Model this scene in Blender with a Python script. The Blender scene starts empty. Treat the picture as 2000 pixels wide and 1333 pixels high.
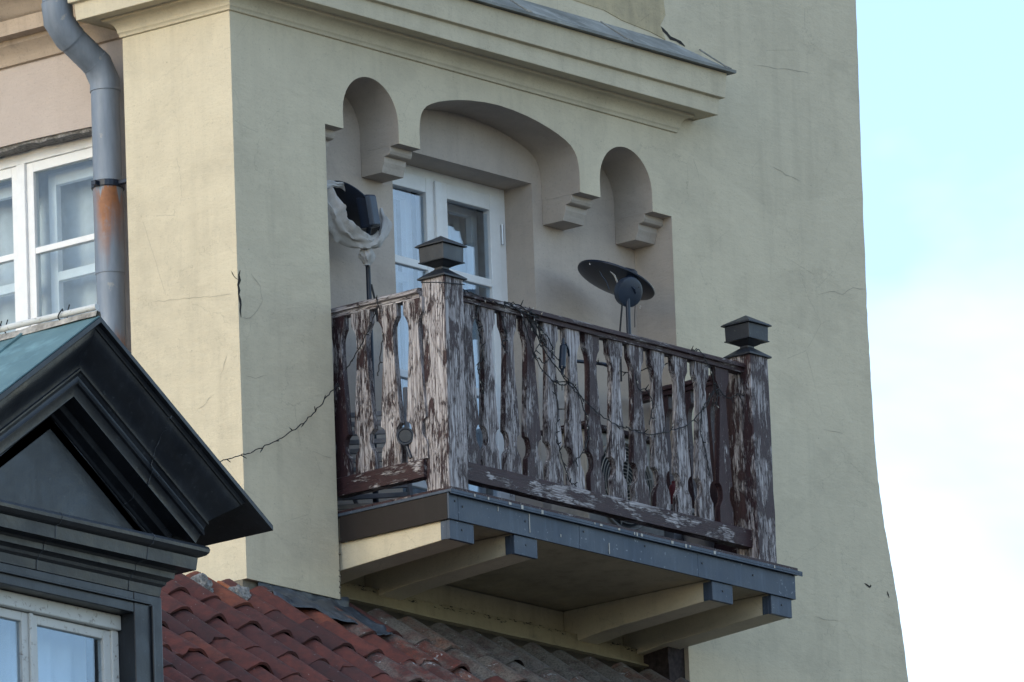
import bpy, bmesh, math, random
from mathutils import Vector, Matrix, noise
random.seed(7)
R = math.radians
S = bpy.context.scene
COL = S.collection

# ------------------------------------------------------------------ camera
# x runs along the tower front, -y points out of it, z up; origin = foot of the tower's corner edge
YAW, PITCH, ROLL, FPX = R(50.487), R(13.892), R(-2.057), 25000.0
fw = Vector((math.sin(YAW)*math.cos(PITCH), math.cos(YAW)*math.cos(PITCH), math.sin(PITCH)))
r0 = Vector((math.cos(YAW), -math.sin(YAW), 0)); u0 = r0.cross(fw)
rt = r0*math.cos(ROLL) + u0*math.sin(ROLL); up = -r0*math.sin(ROLL) + u0*math.cos(ROLL)
CAM = Vector((-49.1176, -42.3504, -14.8181))
cam_d = bpy.data.cameras.new('camera'); cam = bpy.data.objects.new('camera', cam_d); COL.objects.link(cam)
cam_d.sensor_width = 36; cam_d.lens = FPX/2000*36; cam_d.clip_start = 1; cam_d.clip_end = 5000
cam.matrix_world = Matrix(((rt.x, up.x, -fw.x, CAM.x), (rt.y, up.y, -fw.y, CAM.y), (rt.z, up.z, -fw.z, CAM.z), (0, 0, 0, 1)))
S.camera = cam

def at(px, py, ax, val):
    """survey helper: where the sight line of a photo pixel meets the wall plane axis=val"""
    d = fw + rt*((px-1000)/FPX) - up*((py-666.5)/FPX)
    return CAM + d*((val-CAM[ax])/d[ax])

# ------------------------------------------------------------------ world, sun, exposure
SUN_EL, SUN_DIR = R(24), Vector((-1, .16, 0)).normalized()     # hazy sun from the left, grazing the front
W = bpy.data.worlds.new('World'); S.world = W; W.use_nodes = True
nt = W.node_tree; nt.nodes.clear()
def N(nt, t, **k):
    n = nt.nodes.new(t)
    for a, b in k.items():
        if a in n.inputs.keys(): n.inputs[a].default_value = b
        else: setattr(n, a, b)
    return n
sky = N(nt, 'ShaderNodeTexSky', sky_type='NISHITA', sun_disc=False, sun_elevation=SUN_EL, sun_rotation=math.atan2(SUN_DIR.x, SUN_DIR.y),
        air_density=1.0, dust_density=.6, ozone_density=1.2)
tc = N(nt, 'ShaderNodeTexCoord')
mp = N(nt, 'ShaderNodeMapping'); mp.inputs['Scale'].default_value = (1, 1, 1.7)
mp.inputs['Location'].default_value = (2.3, 1.1, 0.216)
cl = N(nt, 'ShaderNodeTexNoise', Scale=9.0, Detail=6.0, Roughness=.55, Distortion=.2)
cr = N(nt, 'ShaderNodeValToRGB'); cr.color_ramp.elements[0].position = .50; cr.color_ramp.elements[1].position = .70
mixc = N(nt, 'ShaderNodeMix', data_type='RGBA'); mixc.inputs[7].default_value = (5.0, 5.7, 6.3, 1)
cmul = N(nt, 'ShaderNodeMath', operation='MULTIPLY'); cmul.inputs[1].default_value = .75
bg = N(nt, 'ShaderNodeBackground', Strength=.12); wo = N(nt, 'ShaderNodeOutputWorld')
L = nt.links.new
L(tc.outputs['Generated'], mp.inputs['Vector']); L(mp.outputs[0], cl.inputs['Vector']); L(cl.outputs[0], cr.inputs[0])
L(cr.outputs[0], cmul.inputs[0]); L(cmul.outputs[0], mixc.inputs[0]); L(sky.outputs[0], mixc.inputs[6])
L(mixc.outputs[2], bg.inputs[0]); L(bg.outputs[0], wo.inputs[0])
sun_d = bpy.data.lights.new('sun', 'SUN'); sun_d.energy = .27; sun_d.angle = R(14); sun_d.color = (1, .93, .66)
sun = bpy.data.objects.new('sun', sun_d); COL.objects.link(sun)
sv = SUN_DIR*math.cos(SUN_EL) + Vector((0, 0, math.sin(SUN_EL)))
sun.rotation_euler = sv.to_track_quat('Z', 'Y').to_euler()
S.view_settings.view_transform = 'Standard'; S.view_settings.look = 'None'; S.view_settings.gamma = 1
S.view_settings.exposure = 1.33; S.view_settings.use_curve_mapping = False
S.render.engine = 'CYCLES'; S.cycles.max_bounces = 6; S.cycles.diffuse_bounces = 3; S.cycles.transparent_max_bounces = 8

# ------------------------------------------------------------------ material helpers
class MT:
    def __init__(s, name):
        s.m = bpy.data.materials.new(name); s.m.use_nodes = True; s.t = s.m.node_tree; s.t.nodes.clear()
        s.out = s.n('ShaderNodeOutputMaterial'); s.p = s.n('ShaderNodeBsdfPrincipled'); s.l(s.p.outputs[0], s.out.inputs[0])
        s.tc = s.n('ShaderNodeTexCoord')
    def n(s, t, **k): return N(s.t, t, **k)
    def l(s, a, b): s.t.links.new(a, b)
    def coords(s, scale=(1, 1, 1), rand=False, rot=(0, 0, 0)):
        m = s.n('ShaderNodeMapping'); m.inputs['Scale'].default_value = scale; m.inputs['Rotation'].default_value = rot
        src = s.tc.outputs['Object']
        if rand:
            oi = s.n('ShaderNodeObjectInfo'); v = s.n('ShaderNodeVectorMath', operation='MULTIPLY_ADD')
            v.inputs[0].default_value = (1, 1, 1); c = s.n('ShaderNodeMath', operation='MULTIPLY'); c.inputs[1].default_value = 61.0
            s.l(oi.outputs['Random'], c.inputs[0]); s.l(c.outputs[0], v.inputs[1]); s.l(src, v.inputs[2]); src = v.outputs[0]
        s.l(src, m.inputs['Vector']); return m.outputs[0]
    def noise(s, vec, scale, detail=4, rough=.55, dist=0):
        n = s.n('ShaderNodeTexNoise', Scale=scale, Detail=detail, Roughness=rough, Distortion=dist); s.l(vec, n.inputs['Vector']); return n.outputs[0]
    def ramp(s, val, stops, interp='LINEAR'):
        r = s.n('ShaderNodeValToRGB'); e = r.color_ramp.elements; r.color_ramp.interpolation = interp
        while len(e) < len(stops): e.new(.5)
        for i, (p, c) in enumerate(stops):
            e[i].position = p; e[i].color = (c, c, c, 1) if isinstance(c, (int, float)) else (*c, 1)
        s.l(val, r.inputs[0]); return r.outputs[0]
    def mix(s, fac, a, b, mode='MIX'):
        m = s.n('ShaderNodeMix', data_type='RGBA', blend_type=mode)
        for i, v in ((0, fac), (6, a), (7, b)):
            if isinstance(v, (int, float)): m.inputs[i].default_value = v
            elif isinstance(v, tuple): m.inputs[i].default_value = (*v, 1)
            else: s.l(v, m.inputs[i])
        return m.outputs[2]
    def math(s, op, a, b=0.0, c=None):
        m = s.n('ShaderNodeMath', operation=op)
        for i, v in enumerate((a, b, c)):
            if v is None: continue
            if isinstance(v, (int, float)): m.inputs[i].default_value = v
            else: s.l(v, m.inputs[i])
        return m.outputs[0]
    def bump(s, h, strength=.3, dist=.01, prev=None):
        b = s.n('ShaderNodeBump', Strength=strength, Distance=dist); s.l(h, b.inputs['Height'])
        if prev is not None: s.l(prev, b.inputs['Normal'])
        return b.outputs[0]
    def fin(s, col, rough=.8, normal=None, metal=0, spec=.5):
        p = s.p
        if isinstance(col, tuple): p.inputs['Base Color'].default_value = (*col, 1)
        else: s.l(col, p.inputs['Base Color'])
        if isinstance(rough, (int, float)): p.inputs['Roughness'].default_value = rough
        else: s.l(rough, p.inputs['Roughness'])
        p.inputs['Metallic'].default_value = metal; p.inputs['Specular IOR Level'].default_value = spec
        if normal is not None: s.l(normal, p.inputs['Normal'])
        return s.m

def plaster(name, light, dark, stain=.5, cracks=True):
    s = MT(name); v = s.coords()
    big = s.ramp(s.noise(v, 1.1, 4, .62, .6), [(.34, 0.0), (.66, 1.0)])
    med = s.noise(v, 6.5, 4, .68)
    streak = s.noise(s.coords((7, 7, .55)), 1.6, 3, .6)
    c = s.mix(big, dark, light)
    c = s.mix(s.ramp(med, [(.35, .0), (.7, .6)]), c, tuple(x*1.10 for x in light))
    c = s.mix(s.math('MULTIPLY', s.ramp(streak, [(.5, 0.0), (.74, 1.0)]), stain), c, tuple(x*.8 for x in dark))
    rp_ = s.ramp(s.noise(s.coords((1, 1, 1.6)), .85, 5, .55, .5), [(.505, 0.0), (.535, 1.0)])
    c = s.mix(s.math('MULTIPLY', rp_, .30), c, tuple(x*1.13 for x in light))
    fine = s.noise(v, 75, 2, .7)
    c = s.mix(s.math('MULTIPLY', s.ramp(fine, [(.30, 1.0), (.44, 0.0)]), .3), c, tuple(x*.72 for x in dark))
    if cracks:
        va = s.n('ShaderNodeVectorMath', operation='MULTIPLY_ADD'); s.l(med, va.inputs[0]); va.inputs[1].default_value = (.5, .5, .5); s.l(v, va.inputs[2])
        vo = s.n('ShaderNodeTexVoronoi', feature='DISTANCE_TO_EDGE', Scale=3.0); s.l(va.outputs[0], vo.inputs['Vector'])
        line = s.ramp(vo.outputs['Distance'], [(.0, 1.0), (.008, 0.0)])
        k = s.math('MULTIPLY', s.math('MULTIPLY', line, s.ramp(big, [(.3, 1.0), (.9, 0.0)])), .32)
        c = s.mix(k, c, tuple(x*.35 for x in dark))
    pv = s.n('ShaderNodeTexVoronoi', Scale=9.0); s.l(v, pv.inputs['Vector'])
    c = s.mix(s.math('MULTIPLY', s.ramp(pv.outputs['Distance'], [(.02, 1.0), (.045, 0.0)]), .5), c, (.15, .13, .10))
    h = s.math('MULTIPLY_ADD', s.noise(s.coords((1, 1, 2.6), rot=(.4, .5, 0)), 10, 3, .65), 2.0, s.math('MULTIPLY', s.noise(v, 200, 1), .35))
    return s.fin(c, .92, s.bump(s.math('MULTIPLY_ADD', rp_, .5, h), .18, .010), spec=.25)

def wood(name, axis, amount, blotch=1.0):
    """maroon paint flaked off silvered wood; grain runs along axis"""
    s = MT(name)
    def sc(a, b): return tuple(b if i == axis else a for i in range(3))
    fl = s.noise(s.coords(sc(135, 16), True), 1, 5, .78, .9)
    pat = s.noise(s.coords(sc(13, 4.5), True), 1, 3, .65, .5)
    oi = s.n('ShaderNodeObjectInfo')
    v = s.math('MULTIPLY_ADD', fl, 1.15, s.math('MULTIPLY_ADD', pat, blotch, s.math('MULTIPLY_ADD', oi.outputs['Random'], .16, amount-.08-.575-.5*blotch)))
    mask = s.ramp(v, [(.445, 0.0), (.515, 1.0)])
    gr = s.noise(s.coords(sc(170, 4.0), True), 1, 3, .6, .8)
    gr2 = s.noise(s.coords(sc(30, 2.2), True), 1, 3, .7, 2.4)
    bare = s.ramp(gr, [(.36, (.09, .076, .080)), (.47, (.34, .315, .325)), (.64, (.55, .525, .54))])
    bare = s.mix(s.ramp(gr2, [(.42, 0.0), (.47, .9), (.52, 0.0)]), bare, (.085, .062, .058))
    paint = s.ramp(fl, [(.3, (.019, .010, .013)), (.7, (.062, .029, .033))])
    nm = s.bump(s.math('MULTIPLY_ADD', mask, -.8, s.math('MULTIPLY', gr, .8)), .9, .004)
    return s.fin(s.mix(mask, paint, bare), s.ramp(mask, [(0, .5), (1, .85)]), nm, spec=.3)

def metal_paint(name, c1, c2, rough=.45, streak=.4, spots=0.0, spotcol=(.5, .52, .54), drip_axis=True, spec=.5):
    s = MT(name); v = s.coords()
    n = s.noise(v, 4, 5, .6, .4); st = s.noise(s.coords((14, 14, 1.2) if drip_axis else (3, 3, 3)), 2, 5, .65)
    c = s.mix(s.ramp(n, [(.3, 0.0), (.7, 1.0)]), c1, c2)
    c = s.mix(s.math('MULTIPLY', s.ramp(st, [(.52, 0.0), (.75, 1.0)]), streak), c, tuple(min(1, x*1.9+.015) for x in c2))
    if spots:
        sp = s.noise(v, 38, 3, .6); c = s.mix(s.math('MULTIPLY', s.ramp(sp, [(.66, 0.0), (.72, 1.0)]), spots), c, spotcol)
    nm = s.bump(s.math('MULTIPLY_ADD', s.noise(v, 90, 1), .12, s.noise(v, 7, 3)), .2, .02)
    return s.fin(c, s.ramp(n, [(.3, rough-.1), (.7, rough+.15)]), nm, spec=spec)

def plain(name, c, rough=.6, var=.18, metal=0, scale=14, spec=.4):
    s = MT(name); v = s.coords(); n = s.noise(v, scale, 5, .6)
    col = s.mix(s.ramp(n, [(.3, 0.0), (.7, 1.0)]), tuple(x*(1-var) for x in c), tuple(min(1, x*(1+var)) for x in c))
    return s.fin(col, rough, s.bump(s.noise(v, 60, 3), .12, .003), metal, spec)

M = {}
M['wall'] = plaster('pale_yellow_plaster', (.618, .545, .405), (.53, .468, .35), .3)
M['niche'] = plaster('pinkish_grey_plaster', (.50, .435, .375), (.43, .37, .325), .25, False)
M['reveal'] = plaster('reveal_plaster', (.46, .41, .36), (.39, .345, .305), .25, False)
M['pink'] = plaster('pink_beige_plaster', (.50, .425, .375), (.43, .36, .32), .3, False)
M['pinktrim'] = plaster('brownish_cornice_plaster', (.50, .40, .31), (.36, .29, .235), .6, False)
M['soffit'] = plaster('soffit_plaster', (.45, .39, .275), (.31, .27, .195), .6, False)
M['patch'] = plaster('old_plaster_patch', (.52, .43, .27), (.34, .29, .21), .6)
M['apron'] = plaster('stained_and_shaded_apron_plaster', (.34, .29, .185), (.20, .17, .12), .6, False)  # streaks are stains; base colour darkened in place of shade under the balcony
M['roughedge'] = plaster('broken_plaster_edge', (.30, .26, .20), (.10, .09, .075), .6)
M['crack'] = plain('crack_dark', (.035, .032, .03), .95)
M['hair'] = plain('hairline_dark', (.31, .28, .23), .95)
M['wood_z'] = wood('weathered_baluster', 2, .50); M['wood_side'] = wood('weathered_side_baluster', 2, .555)
M['wood_rail_x'] = wood('weathered_rail_x', 0, .40, 1.9); M['wood_rail_y'] = wood('weathered_rail_y', 1, .40, 1.9)
M['wood_top_x'] = wood('weathered_top_rail_x', 0, .45); M['wood_top_y'] = wood('weathered_top_rail_y', 1, .43)
M['wood_post'] = wood('weathered_post', 2, .55, 1.4); M['wood_post_r'] = wood('weathered_post_darker', 2, .46, 1.3)
M['wood_dark'] = wood('maroon_wood_kept', 2, .34); M['wood_dark_y'] = wood('maroon_wood_kept_y', 1, .34)
M['cap'] = metal_paint('dark_tin_cap', (.010, .013, .020), (.022, .027, .037), .42, .25, .3, (.16, .17, .13))
M['fascia'] = metal_paint('slate_sheet_metal', (.027, .043, .072), (.042, .062, .096), .5, .4, .5, (.32, .36, .42))
M['lead'] = metal_paint('lead_flashing', (.020, .025, .033), (.075, .09, .112), .42, .5, .5, (.25, .28, .32))
M['cornice_tin'] = metal_paint('weathered_cornice_tin', (.17, .175, .165), (.31, .315, .30), .8, .5, .4, (.42, .43, .41), False, .15)
M['black'] = metal_paint('black_painted_sheet', (.007, .009, .0135), (.0145, .0185, .026), .36, .35, .4, (.075, .09, .10), spec=.5)
M['copper'] = metal_paint('patina_copper', (.075, .15, .165), (.13, .225, .24), .6, .5, .3, (.16, .24, .25), False)
M['plastic'] = plain('black_plastic', (.010, .017, .034), .34, .2)
M['housing'] = plain('slate_plastic', (.024, .036, .060), .4, .2)
M['white'] = plain('white_window_paint', (.82, .83, .84), .45, .05)
M['oldwhite'] = None
M['cable'] = plain('black_cable', (.012, .013, .016), .6)
M['tiewhite'] = plain('pale_bulb', (.42, .40, .36), .4)
M['steel'] = plain('hinge_steel', (.55, .56, .58), .35, .1, .8)
M['slat'] = plain('grey_slats', (.26, .27, .30), .6)
M['ac'] = plain('aged_white_casing', (.46, .45, .42), .5)
M['red'] = plain('red_plastic', (.15, .02, .025), .45)
M['curtain'] = plain('white_curtain', (.75, .78, .82), .8, .04)
M['room'] = plain('room_wall', (.40, .42, .44), .9)
M['brownsheet'] = metal_paint('brown_black_sheet', (.018, .015, .014), (.028, .022, .021), .6, .1, spec=.2)
M['mortar'] = plain('grey_mortar', (.21, .20, .19), .95, .6, scale=60)
M['ridge'] = plain('weathered_ridge', (.33, .31, .28), .9, .5, scale=22)
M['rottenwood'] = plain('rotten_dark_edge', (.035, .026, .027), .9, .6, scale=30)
M['sheer'] = plain('grey_sheer', (.60, .62, .63), .9, .08)
M['ground'] = plain('paving', (.065, .063, .06), .9)
M['brick'] = plain('orange_clay', (.36, .12, .055), .9, .35, scale=30)

def mat_oldwhite():
    s = MT('peeling_white_paint'); v = s.coords()
    pe = s.ramp(s.noise(v, 26, 6, .75, .4), [(.57, 0.0), (.70, 1.0)])
    c = s.mix(pe, s.mix(s.noise(v, 6), (.50, .51, .50), (.68, .69, .68)), (.16, .12, .09))
    return s.fin(c, .7, s.bump(pe, .4, .003))
M['oldwhite'] = mat_oldwhite()
def mat_glass(name, refl, tint):
    s = MT(name); g = s.n('ShaderNodeBsdfGlossy', Roughness=.02); g.inputs[0].default_value = (.9, .95, 1, 1)
    t = s.n('ShaderNodeBsdfTransparent'); t.inputs[0].default_value = (*tint, 1)
    lw = s.n('ShaderNodeLayerWeight', Blend=.5); f2 = s.math('MULTIPLY_ADD', s.math('POWER', lw.outputs['Facing'], 4.0), .7, refl)
    b = s.bump(s.noise(s.coords(), 2.5, 2), .05, .02); s.l(b, g.inputs['Normal'])
    m = s.n('ShaderNodeMixShader'); s.l(f2, m.inputs[0]); s.l(t.outputs[0], m.inputs[1]); s.l(g.outputs[0], m.inputs[2]); s.l(m.outputs[0], s.out.inputs[0])
    s.t.nodes.remove(s.p); return s.m
M['glass_clear'] = mat_glass('clear_window_glass', .035, (.90, .94, .96))
M['glass'] = mat_glass('window_glass', .13, (.86, .91, .95))
def mat_tile(name, lichen):
    s = MT(name); v = s.coords((1, 1, 1), True); oi = s.n('ShaderNodeObjectInfo')
    base = s.ramp(oi.outputs['Random'], [(0, (.048, .022, .022)), (.2, (.098, .031, .026)), (.45, (.140, .040, .030)), (.62, (.080, .030, .028)), (.8, (.175, .050, .032)), (1, (.26, .085, .040))])
    n = s.noise(v, 16, 6, .65)
    c = s.mix(s.ramp(n, [(.35, .6), (.62, 0.0)]), base, (.034, .022, .022))
    c = s.mix(s.math('MULTIPLY', s.ramp(s.noise(v, 7, 6, .7, .5), [(.60-.32*lichen, 0.0), (.74-.22*lichen, 1.0)]), .35+.5*lichen), c, (.165, .155, .138) if lichen > .3 else (.07, .055, .052))
    sp = s.ramp(s.noise(v, 46, 3, .6), [(.70, 0.0), (.74, 1.0)]); c = s.mix(s.math('MULTIPLY', sp, .55), c, (.42, .42, .42))
    if lichen > .3:
        spl = s.noise(v, 11, 4, .75, .8); c = s.mix(s.math('MULTIPLY', s.ramp(spl, [(.62, 0.0), (.66, 1.0)]), .85), c, (.36, .37, .38))
        c = s.mix(s.ramp(s.noise(v, 90, 2, .7), [(.40, .55), (.52, 0.0)]), c, (.035, .033, .03))
    nm = s.bump(s.noise(v, 45, 3, .7), .45, .006)
    return s.fin(c, .78, nm, spec=.3)
M['tile'] = mat_tile('clay_tile', 0.0); M['tile_grey'] = mat_tile('lichened_clay_tile', .95); M['tile_mid'] = mat_tile('grimy_clay_tile', .5)
def mat_pipe():
    s = MT('zinc_downpipe'); v = s.coords()
    c = s.mix(s.ramp(s.noise(s.coords((5, 5, 1)), 4, 5, .6), [(.3, 0.0), (.7, 1.0)]), (.155, .19, .24), (.235, .275, .335))
    sx = s.n('ShaderNodeSeparateXYZ'); s.l(s.tc.outputs['Object'], sx.inputs[0])
    z = s.math('ADD', sx.outputs[2], s.math('MULTIPLY', s.noise(s.coords((22, 22, 2)), 1, 4), .42))
    # rust running down from the bracket and near the foot
    r1 = s.ramp(s.math('SUBTRACT', 2.51, z), [(.02, 0.0), (.05, 1.0), (.16, .7), (.38, 0.0)])
    r2 = s.ramp(s.math('SUBTRACT', z, 1.45), [(.0, 1.0), (.14, .8), (.26, 0.0)])
    rust = s.math('MULTIPLY', s.math('ADD', s.math('MULTIPLY', r1, 1.4), r2), s.ramp(s.noise(v, 16, 5, .65), [(.28, .45), (.48, 1.0)]))
    dt = s.n('ShaderNodeVectorMath', operation='DOT_PRODUCT'); s.l(s.tc.outputs['Object'], dt.inputs[0]); dt.inputs[1].default_value = (.64, -.77, 0)
    band = s.ramp(s.math('ABSOLUTE', s.math('ADD', dt.outputs['Value'], s.math('MULTIPLY_ADD', s.noise(s.coords((1, 1, 1)), 9, 3), .05, -.025))), [(.028, 1.0), (.078, .25)])
    rust = s.math('MULTIPLY', rust, s.math('ADD', band, s.math('MULTIPLY', r2, .6)))
    c = s.mix(rust, c, s.mix(s.noise(v, 30), (.16, .065, .032), (.36, .15, .06)))
    pl = s.ramp(s.noise(v, 9, 5, .7), [(.66, 0.0), (.69, 1.0)]); c = s.mix(s.math('MULTIPLY', pl, .5), c, (.42, .40, .34))
    return s.fin(c, .55, s.bump(s.noise(v, 14, 4), .2, .01), .15)
M['pipe'] = mat_pipe()
def mat_cloth():
    s = MT('grey_cloth'); v = s.coords()
    c = s.mix(s.noise(v, 9, 4), (.36, .345, .33), (.52, .505, .49))
    return s.fin(c, .9, s.bump(s.noise(v, 20, 5, .6), .35, .012), spec=.15)
M['cloth'] = mat_cloth()

# ------------------------------------------------------------------ object helpers
ROOT = {}
def tag(o, label=None, cat=None, group=None, kind=None):
    for k, v in (('label', label), ('category', cat), ('group', group), ('kind', kind)):
        if v: o[k] = v
    return o
def thing(name, label, cat, loc=(0, 0, 0), group=None):
    o = bpy.data.objects.new(name, None); o.empty_display_size = .1; o.location = loc; COL.objects.link(o); ROOT[o.name] = Vector(loc)
    return tag(o, label, cat, group)
class MB:
    def __init__(s): s.v = []; s.f = []
    def add(s, vs, fs):
        b = len(s.v); s.v += [Vector(v) for v in vs]; s.f += [tuple(i+b for i in f) for f in fs]; return s
    def box(s, x0, x1, y0, y1, z0, z1):
        return s.add([(x, y, z) for x in (x0, x1) for y in (y0, y1) for z in (z0, z1)],
                     [(0, 1, 3, 2), (4, 6, 7, 5), (0, 4, 5, 1), (2, 3, 7, 6), (0, 2, 6, 4), (1, 5, 7, 3)])
    def frustum(s, cx, cy, z0, h0, z1, h1):
        return s.add([(cx+a*h, cy+b*h, z) for z, h in ((z0, h0), (z1, h1)) for a, b in ((-1, -1), (1, -1), (1, 1), (-1, 1))],
                     [(3, 2, 1, 0), (4, 5, 6, 7)] + [(i, (i+1) % 4, (i+1) % 4+4, i+4) for i in range(4)])
    def tube(s, pts, r, seg=8, caps=True):
        pts = [Vector(p) for p in pts]; n = len(pts); b = len(s.v); prev = None
        for i, p in enumerate(pts):
            t = ((pts[min(i+1, n-1)]-p).normalized() + (p-pts[max(i-1, 0)]).normalized())
            t = t.normalized() if t.length > 1e-6 else Vector((0, 0, 1))
            a = prev if prev is not None else (Vector((0, 0, 1)) if abs(t.z) < .9 else Vector((1, 0, 0)))
            x = (a - t*a.dot(t)).normalized(); y = t.cross(x); prev = x
            rr = r[i] if isinstance(r, (list, tuple)) else r
            for k in range(seg):
                an = 2*math.pi*k/seg; s.v.append(p + (x*math.cos(an) + y*math.sin(an))*rr)
        for i in range(n-1):
            for k in range(seg):
                s.f.append((b+i*seg+k, b+i*seg+(k+1) % seg, b+(i+1)*seg+(k+1) % seg, b+(i+1)*seg+k))
        if caps: s.f.append(tuple(b+k for k in reversed(range(seg)))); s.f.append(tuple(b+(n-1)*seg+k for k in range(seg)))
        return s
    def lathe(s, c, axis, prof, seg=32):
        c = Vector(c); t = Vector(axis).normalized(); a = Vector((0, 0, 1)) if abs(t.z) < .9 else Vector((1, 0, 0))
        x = (a - t*a.dot(t)).normalized(); y = t.cross(x); b = len(s.v)
        for h, r in prof:
            for k in range(seg):
                an = 2*math.pi*k/seg; s.v.append(c + t*h + (x*math.cos(an) + y*math.sin(an))*max(r, 1e-4))
        for i in range(len(prof)-1):
            for k in range(seg):
                s.f.append((b+i*seg+k, b+i*seg+(k+1) % seg, b+(i+1)*seg+(k+1) % seg, b+(i+1)*seg+k))
        s.f.append(tuple(b+k for k in reversed(range(seg)))); s.f.append(tuple(b+(len(prof)-1)*seg+k for k in range(seg)))
        return s
    def sweep(s, path, prof, close=True):
        """path: (x, y, ox, oy) corners, prof: (projection, z); mitred moulding"""
        b = len(s.v); n = len(prof)
        for x, y, ox, oy in path:
            for p, z in prof: s.v.append(Vector((x+p*ox, y+p*oy, z)))
        for i in range(len(path)-1):
            for k in range(n-1): s.f.append((b+i*n+k, b+i*n+k+1, b+(i+1)*n+k+1, b+(i+1)*n+k))
            if close: s.f.append((b+i*n+n-1, b+i*n, b+(i+1)*n, b+(i+1)*n+n-1))
        s.f.append(tuple(b+k for k in range(n))); s.f.append(tuple(b+(len(path)-1)*n+k for k in reversed(range(n))))
        return s
    def prism(s, poly, axis, a, b2):
        """polygon in the two other axes, extruded along axis from a to b2 (convex or nearly)"""
        def P(u, v, w): return (w, u, v) if axis == 0 else ((u, w, v) if axis == 1 else (u, v, w))
        n = len(poly)
        return s.add([P(u, v, w) for w in (a, b2) for u, v in poly],
                     [tuple(range(n)), tuple(reversed(range(n, 2*n)))] + [(i, i+n, (i+1) % n+n, (i+1) % n) for i in range(n)])
    def build(s, name, mat, parent=None, bevel=0, smooth=None, loc=None):
        o0 = Vector((0, 0, 0))
        if parent is not None:
            r = parent
            while r.parent: r = r.parent
            o0 = ROOT[r.name]
        elif loc is not None: o0 = Vector(loc)
        me = bpy.data.meshes.new(name); me.from_pydata([tuple(v-o0) for v in s.v], [], s.f)
        bm = bmesh.new(); bm.from_mesh(me); bmesh.ops.recalc_face_normals(bm, faces=bm.faces); bm.to_mesh(me); bm.free()
        me.materials.append(mat if not isinstance(mat, str) else M[mat])
        o = bpy.data.objects.new(name, me); COL.objects.link(o)
        if parent is not None: o.parent = parent
        else: o.location = o0; ROOT[o.name] = o0
        if smooth:
            for p in me.polygons: p.use_smooth = True
            me.set_sharp_from_angle(angle=R(smooth))
        if bevel:
            m = o.modifiers.new('bevel', 'BEVEL'); m.width = bevel; m.segments = 2; m.limit_method = 'ANGLE'; m.angle_limit = R(40)
        return o
def jit(a): return random.uniform(-a, a)

# ------------------------------------------------------------------ ground
g = MB().add([(-600, -600, -16.4), (900, -600, -16.4), (900, 900, -16.4), (-600, 900, -16.4)], [(0, 1, 2, 3)]).build('ground', 'ground')
tag(g, 'grey street paving far below the house', None, None, 'structure')

# ------------------------------------------------------------------ tower
T = thing('tower', 'pale yellow plastered tower with triple-arched balcony niche and flared foot', 'building')
D = .27                                  # depth of the niche
def arch_side(x0, x1):
    c, r = (x0+x1)/2, (x1-x0)/2; out = [(x1, 2.58)]
    for k in range(25):
        an = math.pi*k/24; out.append((c+r*math.cos(an), 2.68+.222*math.sin(an)))
    return out + [(x0, 2.58)]
half = [(2.858, 2.58), (2.859, 2.69), (2.853, 2.735), (2.842, 2.772), (2.822, 2.803), (2.792, 2.830), (2.75, 2.851), (2.69, 2.873), (2.62, 2.892), (2.53, 2.912), (2.43, 2.928), (2.31, 2.940), (2.19, 2.945)]
center = half + [(4.382-x, z) for x, z in reversed(half[:-1])]
edge = [(5.36, 4.13), (5.353, 3.54), (5.344, 2.89), (5.340, 2.36), (5.345, 2.1), (5.351, 1.89), (5.360, 1.55), (5.374, 1.38), (5.415, 1.118), (5.475, .846), (5.522, .597), (5.570, .258), (5.70, -.5), (6.1, -3)]
outline = [(0, 0), (0, 4.9), (5.37, 4.9)]
for i in range(len(edge)-1):             # uneven plaster arris
    (xa, za), (xb, zb) = edge[i], edge[i+1]; n = 7
    for k in range(n): t = k/n; outline.append((xa+(xb-xa)*t + jit(.003), za+(zb-za)*t))
outline += [edge[-1], (6.1, -16.4), (3.64, -16.4), (3.64, 2.58)] + arch_side(3.032, 3.478)[0:] + center + arch_side(.896, 1.348) + [(.746, 2.58), (.746, 0)]
bm = bmesh.new(); vs = [bm.verts.new((x, 0, z)) for x, z in outline]
es = [bm.edges.new((vs[i], vs[(i+1) % len(vs)])) for i in range(len(vs))]
bmesh.ops.triangle_fill(bm, use_beauty=True, use_dissolve=False, edges=es)
ex = bmesh.ops.extrude_face_region(bm, geom=list(bm.faces)); bmesh.ops.translate(bm, vec=(0, D, 0), verts=[e for e in ex['geom'] if isinstance(e, bmesh.types.BMVert)])
bmesh.ops.recalc_face_normals(bm, faces=bm.faces)
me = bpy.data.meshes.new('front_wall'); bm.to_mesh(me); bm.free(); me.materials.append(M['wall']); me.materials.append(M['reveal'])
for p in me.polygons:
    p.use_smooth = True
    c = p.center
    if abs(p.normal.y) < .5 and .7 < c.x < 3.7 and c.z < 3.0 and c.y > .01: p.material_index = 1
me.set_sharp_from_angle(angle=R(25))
fwall = bpy.data.objects.new('front_wall', me); COL.objects.link(fwall); fwall.parent = T
bv_ = fwall.modifiers.new('soft_arris', 'BEVEL'); bv_.width = .006; bv_.segments = 2; bv_.limit_method = 'ANGLE'; bv_.angle_limit = R(60)
MB().box(0, .30, D, .752, -16.4, 4.9).build('side_wall', 'wall', T)
MB().box(.001, .745, .03, D, -16.4, -.002).build('lower_wall', 'roughedge', T)
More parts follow.
